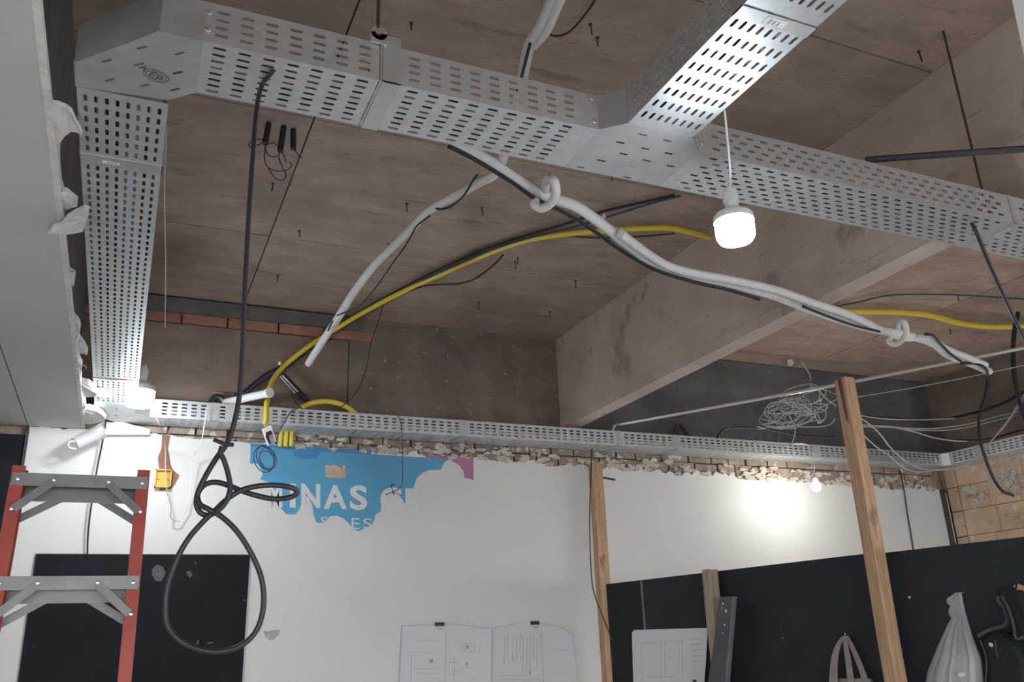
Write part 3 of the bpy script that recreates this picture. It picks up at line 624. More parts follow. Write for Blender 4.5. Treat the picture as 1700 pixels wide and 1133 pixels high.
# black strap with paired white ties by the wall
t = thing('cable_clamp', 'black clamp with a pair of white ties on the back wall above the yellow arc', 'clamp', Y(490, 645, 5.22))
MB().bar(Y(468, 622, 5.21), Y(512, 668, 5.21), .035, .02, (1, 0, 1)).obj('strap', 'black', t)
for d in (0, 4): MB().tube([Y(465+d, 625-d*.3, 5.17), Y(490+d, 653-d*.6, 5.17)], .0045, 6).obj('tie', 'whitewire', t)
# white plastic pipe stub pointing at the viewer
t = thing('pipe_stub', 'short white plastic pipe with a capped end above the back tray', 'pipe', Y(447, 653, 4.7))
a, q = Y(372, 669, 5.2), Y(446, 653, 4.82)
MB().cyl(a, q, .023, 16).obj('pipe', 'foam', t, True); MB().cyl(q, q+(q-a).normalized()*.012, .0285, 16).obj('cap', 'plate', t, True)
# outlet plate dangling from the yellow conduit
t = thing('outlet_box', 'white outlet box dangling from the yellow conduit with a coil of black wire', 'outlet', Y(447, 722, 4.92))
def op_(px, py, d=0): return Y(px, py, 4.92-d)
MB().prism([op_(436,712), op_(450,706), op_(459,733), op_(446,739)], (0, .035, 0)).obj('plate', 'plate', t)
MB().prism([op_(444,722,.002), op_(452,719,.002), op_(457,734,.002), op_(449,738,.002)], (0, .003, 0)).obj('cover', 'bolt', t)
MB().prism([op_(442,718,.004), op_(450,715,.004), op_(452,721,.004), op_(446,724,.004), op_(450,737,.004), op_(447,738,.004), op_(441,726,.004)], (0, .004, 0)).obj('opening', 'black', t)
MB().cyl(op_(441,709), op_(441,700), .0035, 8).obj('neck', 'bolt', t)
for j, (dx, s_) in enumerate(((0, 1), (4, .9), (-3, 1.08), (2, .8))):
    ring = [op_(441+dx+15*s_*math.cos(a)+3*math.sin(a), 760+4*j*.4+20*s_*math.sin(a), .01*j) for a in [2*math.pi*k/14 for k in range(14)]]
    MB().tube(spline(ring, 3, True), .0024, 6, closed=True).obj('wire_loop', 'blue' if j % 2 else 'black', t, True)
# steel conduit with a bent end, rising out of the back tray
cable('steel_conduit', 'bright steel conduit with a bent end rising out of the back tray towards the right', [Y(1018,722,5.13), Y(1018,712,5.13), Y(1022,706,5.12), Z(1034,704,1.415), Z(1100,692,1.415), Z(1250,664.5,1.415), Z(1400,637,1.415), Z(1550,607.5,1.415), Z(1700,578,1.415), Z(1800,558,1.415)], .0105, 'steel', 'conduit', n=10)
cable('wire', 'thin grey wire stretched below the steel conduit at right', [Z(1415,661,1.33), Z(1500,647,1.33), Z(1600,628,1.33), Z(1700,607,1.33), Z(1760,596,1.33)], .0025, 'greywire', 'wire')
# tangle of grey wire
tg = MB(); random.seed(21)
for k in range(15):
    cx, cy = 1330+random.uniform(-34, 26), 680+random.uniform(-24, 16); rx, ry = random.uniform(12, 52), random.uniform(8, 30); ph = random.uniform(0, 6.28); tilt = random.uniform(-.3, .1)
    pts = []
    for j in range(11):
        a = ph+j*random.uniform(.42, .66); x_, y_ = rx*math.cos(a), ry*math.sin(a)
        pts.append(Y(min(1388, cx+x_), min(712, cy+y_+tilt*x_), 4.3+.1*math.sin(a+k)+.01*k))
    tg.tube(spline(pts, 4), .0033, 5)
for wv in ([(1388,675),(1372,662),(1360,650),(1345,640)], [(1310,690),(1320,712),(1314,737),(1300,740),(1270,738),(1250,735)], [(1352,690),(1360,702),(1370,695),(1371,680)], [(1305,690),(1320,675),(1328,660)], [(1265,705),(1290,700),(1302,688),(1330,683),(1350,688)], [(1330,600),(1343,620),(1346,632)]):
    tg.tube(spline([Y(px, py, 4.25) for px, py in wv], 5), .0042, 6)
o = tg.obj('wire_tangle', 'greywire', smooth=True); tag(o, 'tangled bundle of thin grey wire left of the tall wooden post', 'wire'); o['kind'] = 'stuff'
# loose wires and cables, right background
RW = [
 ('wire', 'upper grey wire sagging right of the tall post', [(1402,686),(1460,695),(1500,697),(1545,697),(1585,695)], .0045, 'greywire', 4.55),
 ('wire', 'long grey wire curving up to the right edge above the tray', [(1402,704),(1470,708),(1520,712),(1560,711),(1610,704),(1655,692),(1692,684)], .0045, 'greywire', 4.5),
 ('wire', 'grey wire just below the long curving one at right', [(1402,708),(1480,710),(1515,714),(1565,715),(1610,709),(1655,698),(1690,690)], .004, 'greywire', 4.45),
 ('wire', 'grey wire dipping towards the corner piece of the back tray', [(1490,711),(1520,718),(1550,727),(1580,732),(1605,733)], .0045, 'greywire', 4.4),
 ('cable', 'black cable continuing along the right wall above the tray', [(1590,731),(1630,731),(1660,725),(1690,716),(1720,708)], .008, 'black', 4.6),
 ('cable', 'thick black cable sagging across the dark right corner', [(1400,690),(1500,696),(1560,697),(1620,685),(1665,670),(1700,650)], .011, 'black', 4.75),
 ('wire', 'grey wire drooping in front of the back tray and up to the right edge', [(1400,676),(1440,702),(1462,722),(1480,745),(1510,770),(1545,781),(1590,776),(1612,765),(1640,738),(1670,705),(1700,662)], .005, 'greywire', 4.3),
 ('wire', 'lowest drooping grey wire under the back tray corner', [(1400,690),(1450,738),(1478,758),(1502,778),(1530,784),(1570,779),(1600,780),(1606,788)], .0045, 'greywire', 4.35),
 ('wire', 'grey wire rising steeply to the right edge over the right wall tray', [(1632,750),(1650,727),(1672,700),(1690,672),(1706,648)], .005, 'greywire', 4.25),
 ('cable', 'black cable lying along the back wall behind the wire tangle', [(1190,728),(1205,712),(1255,711),(1290,716),(1330,724),(1385,726)], .007, 'black', 4.95),
]
for nm, lab, pts, r, m_, yv in RW: cable(nm, lab, [q_ if q_.x < XR-.05 else X(px, py, XR-.05) for px, py, q_ in [(a_, b_, Y(a_, b_, yv)) for a_, b_ in pts]], r, m_, 'cable' if nm == 'cable' else 'wire')
cable('cable', 'thin blue cable along the ceiling above the right yellow conduit', [Z(1375,512,2.045), Z(1420,503,2.045), Z(1475,491,2.045), Z(1540,489,2.045), Z(1610,491,2.045), Z(1700,497,2.045)], .006, 'blue')
cable('cable', 'black cable dropping from the right tray across to the right edge', [Z(1610,366,1.268), Z(1615,374,1.255), Z(1622,388,1.22), Z(1640,432,1.16), Z(1668,495,1.08), Z(1692,545,1.02), Z(1710,580,.98)], .0065, 'black')
cable('cable', 'thick black cable hanging down at the right edge', [Y(1690,520,3.2), Y(1684,550,3.2), Y(1682,585,3.2), Y(1684,625,3.2), Y(1692,665,3.2), Y(1702,700,3.2)], .013, 'black')
o = MB().tube([Z(1565,48,CE+.01), Vector((Z(1565,48,CE).x, Z(1565,48,CE).y, TZ+.05))], .004, 8).obj('threaded_rod', 'dark'); tag(o, 'thin steel rod hanging from the ceiling to the right tray', 'rod')
cable('conduit', 'dark flat conduit above the right tray reaching the right edge', [Z(1438,266,1.50), Z(1530,259,1.50), Z(1620,253,1.50), Z(1720,246,1.50)], .012, 'dark', 'conduit', k=2)
# left wires
cable('wire', 'thin pale wire hanging beside the left tray', [Vector((XRr-.009, 2.2, TZ+TH+.0005)), Vector((XRr+.003, 2.2, TZ+TH-.02)), *[Y(px, py, 2.2) for px, py in [(276,240),(273,310),(274,380),(275,450)]], Y(274,545,2.2)], .0009, 'greywire', 'wire')
cable('wire', 'grey wire falling from the left lamp past the yellow box', [Y(259,664,4.75), Y(259,690,4.8), Y(268,712,4.9), Y(274,740,5.2), Y(275,780,5.2), Y(277,815,5.2), Y(284,840,5.22), Y(283,858,5.24), Y(291,865,5.25), Y(299,866,5.26)], .003, 'greywire', 'wire')
cable('wire', 'white wire zigzagging down the wall right of the yellow box', [Y(343,676,5.04), Y(340,700,5.04), Y(334,735,5.1), Y(322,755,5.2), Y(319,775,5.22), Y(318,800,5.24), Y(316,823,5.25), Y(312,830,5.25), Y(311,842,5.25), Y(304,855,5.26), Y(299,865,5.26)], .003, 'whitewire', 'wire')
cable('wire', 'black wire hanging from the torn ceiling edge to the black panel', [Y(176,694,5.2), Y(174,712,5.2), Y(168,745,5.22), Y(161,780,5.22), Y(150,850,5.24), Y(146,890,5.25), Y(145,921,5.27)], .0048, 'black', 'wire')
cable('wire', 'short pale wire at the torn ceiling edge above the black wire', [Y(175,657,5.2), Y(174,675,5.2), Y(176,690,5.2)], .0035, 'whitewire', 'wire')
cable('wire', 'black wire running down the wooden post at the hoarding corner', [Y(982,746,5.1), Y(981,790,5.07), Y(979,850,5.05), Y(980,920,5.05), Y(984,975,5.05), Y(995,1010,5.05), Y(1009,1045,5.03), Y(1018,1072,5.03), Y(1016,1100,5.03)], .004, 'black', 'wire')
cable('wire', 'black wire hanging in front of the right white wall', [Y(1494,782,5.2), Y(1501,815,5.28), Y(1506,850,5.29), Y(1512,885,5.29), Y(1517,915,5.29)], .005, 'black', 'wire')
cable('wire', 'thin black wire curling on the ceiling beside the white pipe top', [Z(890,62,1.94), Z(905,56,1.97), Z(925,60,2.0), Z(945,53,2.03), Z(965,32,2.05), Z(985,5,2.06), Z(992,-15,2.06)], .004, 'black', 'wire')
random.seed(5)
t = thing('tray_bracket', 'dark triangular bracket standing behind the back wall tray', 'bracket', Y(1130, 722, 5.25))
MB().bar(Y(1119, 727, 5.25), Y(1127, 705, 5.25), .035, .012, (1, 0, 0)).obj('leg', 'dark', t); MB().bar(Y(1144, 727, 5.25), Y(1129, 704, 5.25), .022, .012, (1, 0, 0)).obj('leg', 'dark', t)
cable('cable', 'black hose end curling out of the back tray near the left lamp', [Y(349, 690, 5.19), Y(350, 672, 5.19), Y(357, 660, 5.19), Y(367, 662, 5.19), Y(374, 674, 5.19), Y(375, 690, 5.19)], .02, 'black')
for pts in ([(1307,598),(1314,596),(1318,603),(1314,608),(1308,607)], [(1462,636),(1471,637),(1469,643),(1464,644)], [(1319,676),(1326,673),(1330,678),(1322,681)]):
    MB().prism([Z(px, py, CE-.006) for px, py in pts], (0, 0, .012)).obj('plaster_chip', 'plaster', ceiling)
for (px, py) in ((1003, 362), (1047, 401), (464, 606)):
    p = Z(px, py, 2.02) if px > 500 else Y(px, py, 5.2); o = MB().lathe([(.008, 0), (.011, .006), (.008, .02)], p, (0, 0, 1), 10).obj('cable_clip', 'plate'); tag(o, {1003: 'white clip on the upper black ceiling cable', 1047: 'white clip on the ceiling beside the yellow conduit', 464: 'white clip on the black cables at the back wall'}[px], 'clip')
MB().prism([Y(px, py, D-.002) for px, py in [(437,1048),(446,1049),(452,1047),(466,1046),(462,1056),(455,1062),(448,1064),(441,1058)]], (0, .003, 0)).obj('bare_spot', 'core', wall_back)
# ------------------------------------------------------------------ things on the back wall
# remains of the blue printed poster
def sp(x, y): return (400+x/4.25, 730+y/4.25)
bl = [(68,28),(370,45),(640,62),(915,78),(918,103),(1100,116),(1300,128),(1400,132),(1470,140),(1440,160),(1420,190),(1415,213),(1330,215),(1280,235),(1240,275),(1215,340),(1190,400),(1160,455),(1135,415),(1110,385),(1060,378),(1015,400),(990,450),(990,505),(950,530),(945,560),(925,600),(880,625),(830,648),(790,630),(760,590),(720,555),(680,538),(630,542),(590,585),(535,588),(515,540),(505,470),(480,410),(445,385),(430,430),(415,490),(385,528),(320,527),(300,505),(268,470),(228,415),(198,345),(200,300),(160,290),(135,280),(152,250),(150,228),(120,170),(65,170)]
pz = D-.0035
po = thing('poster_remains', 'torn remains of a sky blue poster lettered MINAS on the white wall', 'poster', Y(*sp(400, 300), D))
def polyfill(pts, ext, name, m, parent):
    bm = bmesh.new(); v = [bm.verts.new(p) for p in pts]; e = [bm.edges.new((v[i], v[(i+1) % len(v)])) for i in range(len(v))]
    bmesh.ops.triangle_fill(bm, use_beauty=True, use_dissolve=False, edges=e)
    r = bmesh.ops.extrude_face_region(bm, geom=list(bm.faces))
    for q in [g for g in r['geom'] if isinstance(g, bmesh.types.BMVert)]: q.co += Vector(ext)
    bmesh.ops.recalc_face_normals(bm, faces=bm.faces); me = bpy.data.meshes.new(name); bm.to_mesh(me); bm.free(); me.materials.append(M[m])
    o = bpy.data.objects.new(name, me); COL.objects.link(o)
    if parent: o.parent = parent; o.matrix_parent_inverse = parent.matrix_basis.inverted()
    return o
polyfill([Y(*sp(x, y), pz) for x, y in bl], (0, .003, 0), 'blue_print', 'signblue', po)
polyfill([Y(*sp(x, y), pz-.0006) for x, y in [(68,28),(370,45),(915,78),(918,104),(700,92),(560,84),(540,130),(450,138),(370,120),(372,78),(68,48)]], (0, .0005, 0), 'dark_band', 'signdeep', po)
polyfill([Y(*sp(x, y), pz-.0006) for x, y in [(1310,106),(1480,120),(1640,125),(1640,285),(1610,275),(1580,272),(1572,225),(1545,185),(1500,155),(1470,142),(1400,134),(1305,128)]], (0, .0035, 0), 'pink_print', 'signpink', po)
for ch, x0, x1, y0, y1, bo in (('M', 190, 292, 305, 478, .03), ('I', 345, 386, 310, 480, .03), ('N', 425, 560, 312, 484, .03), ('A', 583, 748, 320, 490, .03), ('S', 768, 892, 322, 498, .03), ('G', 982, 1135, 336, 505, .03), ('E', 1160, 1260, 345, 510, .03),
                               ('S', 565, 612, 545, 612, .0), ('E', 780, 836, 555, 632, .0), ('S', 862, 926, 557, 628, .0)):
    letter(ch, [Y(*sp(x0, y1), pz-.0007), Y(*sp(x1, y1+2), pz-.0007), Y(*sp(x0, y0), pz-.0007)], 'letter', 'letter', po, (0, -1, 0), bo, .0004)
rc = [(597,182),(735,184),(742,240),(738,275),(668,272),(600,268)]
MB().prism([Y(*sp(x, y), pz-.001) for x, y in rc], (0, .0009, 0)).obj('bare_patch', 'brickochre', po)
for (x, y, r) in ((604, 190, .008), (655, 190, .006), (725, 192, .007)):
    c_ = Y(*sp(x, y), pz-.003); MB().prism([c_+Vector((r*math.cos(a), 0, r*math.sin(a))) for a in [2*math.pi*k/7 for k in range(7)]], (0, .003, 0)).obj('plaster_chip', 'plaster', po)
# yellow box in the chased slot
t = thing('switch_box', 'empty yellow wall box at the foot of the brick chase', 'box', Y(270, 796, D))
a, q = Y(258.5, 780, D-.012), Y(283, 811, D-.012)
b = MB(); w_ = .007
b.box((a.x, D-.014, q.z), (q.x, D-.004, a.z)); b.box((a.x, D-.034, q.z), (a.x+w_, D-.012, a.z)); b.box((q.x-w_, D-.034, q.z), (q.x, D-.012, a.z)); b.box((a.x, D-.034, a.z-w_), (q.x, D-.012, a.z)); b.box((a.x, D-.034, q.z), (q.x, D-.012, q.z+w_))
b.obj('shell', 'ybox', t)
for (fx, fz) in ((.2, .5), (.8, .5)): MB().lathe([(.006, 0), (.006, .01)], (a.x+(q.x-a.x)*fx, D-.014, q.z+(a.z-q.z)*fz), (0, -1, 0), 10).obj('screw_boss', 'ybox', t)
# crumpled clear plastic cup hanging at the ceiling edge
t = thing('plastic_sleeve', 'crumpled clear plastic sleeve hanging from the torn ceiling edge', 'plastic', Y(145, 730, 5.2))
a, q = Y(171, 716, 5.19), Y(124, 737, 5.14); b = MB(); ax = (q-a); n_ = 14; vs = []; fs = []
e1 = ax.normalized().orthogonal().normalized(); e2 = ax.normalized().cross(e1); rng = random.Random(3)
for i in range(7):
    for j in range(n_):
        an = 2*math.pi*j/n_; rr = (.042-.004*i/6)*(1+rng.uniform(-.12, .12)); vs.append(a+ax*(i/6)+e1*(rr*math.cos(an))+e2*(rr*math.sin(an)*.85))
for i in range(6):
    for j in range(n_): fs.append((i*n_+j, i*n_+(j+1) % n_, (i+1)*n_+(j+1) % n_, (i+1)*n_+j))
fs.append(tuple(6*n_+j for j in range(n_))); b.add(vs, fs).obj('film', 'poly', t, True)
MB().tube(spline([Y(130,735,5.13), Y(119,733,5.12), Y(113,738,5.12), Y(116,744,5.12), Y(127,746,5.12)], 5), .005, 8).obj('loop_handle', 'foam', t, True)
# black panel leaning on the back wall at left
t = thing('plywood_panel', 'black plywood panel standing against the white wall behind the red ladder', 'panel', (0, D-.01, 0))
a, q = Y(60, 920, D-.012), Y(415, 922, D-.012)
MB().box((a.x, D-.014, .02), (q.x, D-.001, a.z)).obj('sheet', 'ply', t)
MB().box((a.x-.003, D-.0135, .02), (a.x, D-.001, a.z-.002)).obj('edge_band', 'plyedge', t)
for poly in ([(253,945),(260,938),(270,941),(275,952),(268,966),(258,965),(252,955)], [(309,950),(316,948),(320,956),(314,960)], [(324,931),(326,937),(324,940)], [(326,1065),(329,1062),(330,1068),(326,1072)], [(344,1067),(353,1066),(352,1069),(345,1070)], [(404,996),(407,995),(407,999),(404,999)]):
    MB().prism([Y(*p, D-.0155) for p in poly], (0, .0015, 0)).obj('paint_smear', 'smear', t)
# drawings clipped to the wall
def drawing(label, pts_top, pts_bot, yv, curl, lines, clip, marks=()):
    t = thing('drawing_sheet', label, 'paper', Y(*pts_bot[0], yv))
    nx, ny = 10, 8; vs = []; fs = []
    for j in range(ny+1):
        for i in range(nx+1):
            u, v = i/nx, j/ny
            def interp(P): 
                k = u*(len(P)-1); a = min(len(P)-2, int(k)); f = k-a; return (P[a][0]+(P[a+1][0]-P[a][0])*f, P[a][1]+(P[a+1][1]-P[a][1])*f)
            a, bq = interp(pts_top), interp(pts_bot)
            vs.append(Y(a[0]+(bq[0]-a[0])*v, a[1]+(bq[1]-a[1])*v, yv-.004-curl(u, v)))
    nn = len(vs); vs2 = [p+Vector((0, .0006, 0)) for p in vs]
    for j in range(ny):
        for i in range(nx):
            q = j*(nx+1)+i; fs.append((q, q+1, q+nx+2, q+nx+1)); fs.append((nn+q, nn+q+nx+1, nn+q+nx+2, nn+q+1))
    MB().add(vs+vs2, fs).obj('sheet', 'paper', t, True)
    b = MB()
    for (x0, y0, x1, y1) in lines:
        u, v = (x0-pts_top[0][0])/(pts_top[-1][0]-pts_top[0][0]), .3
        b.tube([Y(x0, y0, yv-.0055-curl(u, v)), Y(x1, y1, yv-.0055-curl(u, v))], .0009, 4)
    b.obj('line_print', 'ink', t)
    for mk in marks:
        u = (mk[0]-pts_top[0][0])/(pts_top[-1][0]-pts_top[0][0]); q = Y(mk[0], mk[1], yv-.0055-curl(u, .2)); MB().box((q.x-mk[2], q.y-.0003, q.z-mk[3]), (q.x+mk[2], q.y, q.z+mk[3])).obj('printed_mark', 'ink', t)
    if clip:
        q = Y(*clip, yv-.012); c_ = MB(); c_.box((q.x-.029, q.y-.006, q.z-.010), (q.x+.029, q.y+.008, q.z+.010)); c_.tube([(q.x-.02, q.y-.004, q.z-.01), (q.x-.012, q.y-.008, q.z-.028), (q.x+.012, q.y-.008, q.z-.028), (q.x+.02, q.y-.004, q.z-.01)], .0012, 5); c_.obj('binder_clip', 'clip', t)
    return t
rl = random.Random(9)
l1 = [(690,1065,818,1067), (682,1084,815,1088), (683,1085,682,1133), (740,1040,739,1133), (684,1110,738,1112), (745,1100,812,1103), (755,1090,754,1133), (690,1118,735,1119), (770,1069,797,1070), (770,1082,796,1083), (770,1069,770,1082), (797,1070,796,1083)] + [(rl.uniform(745, 790), yq, rl.uniform(790, 812), yq+1) for yq in (1108, 1114, 1121, 1127)]
drawing('left of two large drawings clipped to the white wall', [(668,1041),(700,1039),(740,1037),(780,1040),(817,1047)], [(660,1190),(700,1190),(740,1190),(780,1190),(815,1190)], D-.006, lambda u, v: .006+.012*u*u, l1, (730, 1037), [(776, 1075, .008, .010), (716, 1098, .012, .010), (775, 1103, .006, .01)])
l2 = [(x_, 1050+rl.uniform(0, 12), x_-1, 1050+rl.uniform(30, 70)) for x_ in (838, 843, 852, 858, 864, 869, 875, 880, 886, 892, 898)] + [(900,1047,902,1133), (925,1080,957,1083), (920,1119,959,1121), (825,1122,880,1122), (830,1128,915,1129)] + [(x_, 1088, x_-.5, 1099) for x_ in (851, 855, 859, 866)]
drawing('right of two large drawings clipped to the white wall, its corner curling', [(818,1045),(850,1037),(888,1033),(925,1040),(948,1053)], [(815,1190),(850,1190),(888,1190),(930,1190),(968,1190)], D-.006, lambda u, v: .004+.05*max(0, u-.55)**1.5, l2, (888, 1035), [(880, 1117, .004, .012)])
# wooden posts
def post(label, p_top, wx, wy, ang, h, m='wood'):
    t = thing('wooden_post', label, 'post', (p_top.x, p_top.y, 0), ang); z1 = p_top.z
    b = MB(); ns = 7; vs = []; rng = random.Random(int(p_top.x*1000))
    for i in range(ns+1):
        z = z1*i/ns; jx, jy = rng.uniform(-.0025, .0025), rng.uniform(-.0025, .0025)
        ch_ = .004
        for (sx, sy) in ((-1,-1),(1,-1),(1,1),(-1,1)):
            if (sx, sy) in ((-1,-1),(1,1)): c2 = [(sx*wx/2+jx, sy*(wy/2-ch_)+jy), (sx*(wx/2-ch_)+jx, sy*wy/2+jy)]
            else: c2 = [(sx*(wx/2-ch_)+jx, sy*wy/2+jy), (sx*wx/2+jx, sy*(wy/2-ch_)+jy)]
            vs += [(x_, y_, z + (rng.uniform(-.004, .004) if i == ns else 0)) for x_, y_ in c2]
    fs = []
    for i in range(ns):
        for j in range(8): fs.append((i*8+j, i*8+(j+1) % 8, (i+1)*8+(j+1) % 8, (i+1)*8+j))
    fs += [tuple(range(7, -1, -1)), tuple(ns*8+j for j in range(8))]
    b.add(vs, fs).obj('timber', m, t, local=True)
    return t
HA = math.atan2(HD.y, HD.x)
p = Y(987.5, 771, 5.12); pA = post('wooden post at the corner where white wall and black hoarding meet', p, .082, .06, 0, 0)
q = Y(1003, 794, 5.09); MB().bar((q.x-.01, q.y-.01, q.z+.0), (q.x+.075, q.y-.01, q.z-.012), .02, .01).obj('shelf_angle', 'dark', pA); 
hp = Hh(1472, 1040, .062); p = Vector((hp.x, hp.y, 0)); zt = Y(1392, 629, hp.y).z; pB = post('tall wooden post rising above the black hoarding at right', Vector((hp.x, hp.y, zt)), .068, .072, 0, 0)
MB().prism([Vector((hp.x-.0385, hp.y+a, zt-b_)) for a, b_ in ((-.012, .004), (.008, .004), (.004, .09), (-.004, .20), (-.014, .23), (-.014, .10))], (.006, 0, 0)).obj('dark_stain', 'stain', pB)
hp = Hh(1179, 960, .055); zt = Y(1179, 947, hp.y).z; post('short weathered post with a slate plank leaning on it', Vector((hp.x, hp.y, zt)), .058, .075, 0, 0, 'wood2')
# hoarding boards
def board(label, s0, s1, zt0, zt1, m, edge=True):
    a, b_ = H0+HD*s0, H0+HD*s1; t = thing('hoarding_board', label, 'hoarding', (a.x, a.y, 0))
    th = -HN*.015
    MB().prism([Vector((a.x, a.y, .02)), Vector((b_.x, b_.y, .02)), Vector((b_.x, b_.y, zt1+E_)), Vector((a.x, a.y, zt0+E_))], th).obj('sheet', m, t)
    if edge:
        MB().bar(Vector((b_.x, b_.y, .02))+HN*.001+HD*.006, Vector((b_.x, b_.y, zt1+E_-.004))+HN*.001+HD*.006, .010, .012, HD).obj('edge_strip', 'plyedge', t)
    return t
def sof(px, py): d = Hh(px, py); return (Vector((d.x, d.y, 0))-H0).dot(HD)
s1, s2 = sof(1069, 1000), sof(1458, 990)
board('narrow matt black hoarding board between corner post and lighter seam', sof(1008, 1000), s1-.012, .33, .33, 'ply2')
board('wide black hoarding board with a paper sheet and the weathered post', s1+.002, s2-.003, .33, .332, 'plysheen', False)
board('black hoarding board at right with the bag and jacket hanging', s2+.002, s2+2.3, .326, .326, 'plysheen', False)
# paper on the hoarding
t = thing('drawing_sheet', 'white drawing sheet fixed to the black hoarding beside the weathered post', 'paper', Hh(1050, 1133, .004))
b = MB(); b.prism([Hh(1049, 1051, .010), Hh(1053, 1046.5, .010), Hh(1175, 1043, .010), Hh(1172, 1100, .010), Hh(1165, 1190, .012), Hh(1053, 1190, .010)], -HN*.0008); b.obj('sheet', 'paper', t)
b = MB()
for (x0, y0, x1, y1) in [(1064,1068,1097,1067),(1064,1068,1066,1130),(1097,1067,1098,1125),(1104,1065,1132,1065),(1104,1065,1105,1124),(1132,1065,1133,1122),(1146,1062,1166,1061),(1147,1071,1166,1070),(1148,1080,1166,1079),(1148,1090,1165,1089),(1149,1100,1163,1099),(1070,1125,1120,1124),(1148,1112,1160,1111),(1110,1078,1112,1100)]:
    b.tube([Hh(x0, y0, .0112), Hh(x1, y1, .0118)], .0007, 4)
b.obj('line_print', 'ink', t); c_ = Hh(1154, 1132, .010); MB().prism([Hh(1150,1129,.0122), Hh(1156,1129,.0122), Hh(1156,1140,.0122), Hh(1150,1140,.0122)], HN*.0004).obj('printed_mark', 'clip', t)
# slate plank leaning on the weathered post
t = thing('leaning_plank', 'slate grey plank with pale chips leaning on the weathered post', 'plank', Hh(1190, 1133, .12))
a0, a1, c0, c1 = Hh(1195,992,.11), Hh(1216,991,.11), Hh(1176,1133,.16), Hh(1204,1133,.16)
k = (a0.z-.02)/(a0.z-c0.z); c0 = a0+(c0-a0)*k; k = (a1.z-.02)/(a1.z-c1.z); c1 = a1+(c1-a1)*k
MB().prism([a0, a0+(a1-a0)*.5+Vector((0,0,.002)), a1, c1, c0], -HN*.022+HD*.012).obj('timber', 'plank', t)
MB().prism([a1+HN*.0004, a1+HN*.0004+HD*.012, c1+HN*.0004+HD*.012, c1+HN*.0004], HN*.0008).obj('chamfer', 'plyedge', t)
for (px, py, r) in ((1200,1003,.006),(1205,1015,.009),(1203,1038,.006),(1198,1010,.004),(1200,1052,.004)):
    c_ = Hh(px, py, .13); c_ = a0+(c_-a0); f = (a0.z-c_.z)/max(1e-6, a0.z-c0.z); off_ = .11+(.05)*f*((a0.z-.02)/(a0.z-c0.z) if False else 1)
    q = Hh(px, py, .11+.05*((py-992)/141)+.002); MB().prism([q+HD*(r*math.cos(a)*.6)+Vector((0, 0, r*math.sin(a))) for a in [2*math.pi*k/7 for k in range(7)]], -HN*.003).obj('chip', 'sticker', t)
# lofted cloth-like bodies on the hoarding
def loft(rows, pleats=0, amp=0, n=22, seed=1):
    rng = random.Random(seed); ph = [rng.uniform(0, 6.28) for _ in range(4)]; vs = []; fs = []
    for (py, xl, xr, dp, off) in rows:
        for j in range(n):
            u = j/(n-1); x_ = xl+(xr-xl)*u; s = math.sqrt(max(0, 1-(2*u-1)**2))
            pz_ = (amp*(math.sin(pleats*u*6.28+ph[0])+.6*math.sin(pleats*1.7*u*6.28+ph[1]+py*.01)))*s*min(1, dp/.05)
            vs.append(Hh(x_, py, off+dp*s**.8+pz_+.002))
        for j in range(n):
            u = 1-j/(n-1); vs.append(Hh(xl+(xr-xl)*u, py, off))
    k = 2*n
    for i in range(len(rows)-1):
        for j in range(k): fs.append((i*k+j, i*k+(j+1) % k, (i+1)*k+(j+1) % k, (i+1)*k+j))
    fs.append(tuple(range(k-1, -1, -1))); fs.append(tuple((len(rows)-1)*k+j for j in range(k)))
    return MB().add(vs, fs)
t = thing('plastic_bag', 'translucent white plastic bag hanging from a nail on the black hoarding', 'bag', Hh(1590, 985, 0))
rows = [(984,1587,1596,.01,.012),(988,1581,1597,.015,.01),(994,1572,1598,.018,.008),(1001,1571,1599,.02,.006),(1007,1577,1601,.022,.006),(1013,1574,1602,.024,.005),(1021,1575,1604,.03,.004),(1027,1579,1606,.034,.004),(1037,1573,1609,.04,.003),(1055,1565,1614,.055,.003),(1075,1556,1622,.07,.003),(1095,1548,1630,.085,.003),(1115,1540,1632,.085,.003),(1133,1537,1634,.09,.003),(1165,1540,1634,.09,.003),(1190,1560,1625,.06,.003)]
loft(rows, 5, .006, 34, 4).obj('film', 'poly', t, True)
# crumpled contents seen faintly through the film
loft([(1085,1570,1612,.02,.006),(1110,1556,1625,.05,.006),(1140,1552,1628,.06,.006),(1175,1560,1620,.04,.006)], 3, .006, 18, 2).obj('contents', 'greywire', t, True)
MB().prism([Hh(1596+6*math.cos(a), 1121+4*math.sin(a), .105) for a in [2*math.pi*k/10 for k in range(10)]], -HN*.004).obj('label_patch', 'sticker', t)
MB().cyl(Hh(1596, 986, 0), Hh(1599, 984, .03), .0022, 6).obj('nail', 'bolt', t)
# jacket
t = thing('jacket', 'dark denim jacket hanging on the hoarding at the right edge', 'jacket', Hh(1660, 985, 0))
loft([(1050,1650,1668,.02,.004),(1056,1632,1690,.035,.004),(1065,1624,1720,.05,.004),(1080,1626,1735,.06,.004),(1100,1636,1745,.07,.004),(1120,1637,1750,.08,.004),(1150,1637,1755,.085,.004),(1200,1637,1760,.085,.004)], 3, .006, 26, 6).obj('body', 'jacket', t, True)
b = MB(); pts = [(1656,990),(1659,1000),(1668,1012),(1672,1030),(1666,1040),(1650,1044),(1636,1049),(1624,1057)]
MB().tube(spline([Hh(px, py, .045) for px, py in pts], 5), .008, 8).obj('collar_edge', 'seam', t, True)
loft([(980,1658,1700,.02,.02),(988,1660,1712,.04,.02),(1005,1668,1722,.06,.03),(1025,1676,1735,.07,.05),(1045,1684,1745,.075,.06),(1062,1688,1750,.07,.06),(1068,1692,1752,.03,.06)], 2, .004, 18, 8).obj('collar', 'jacket', t, True)
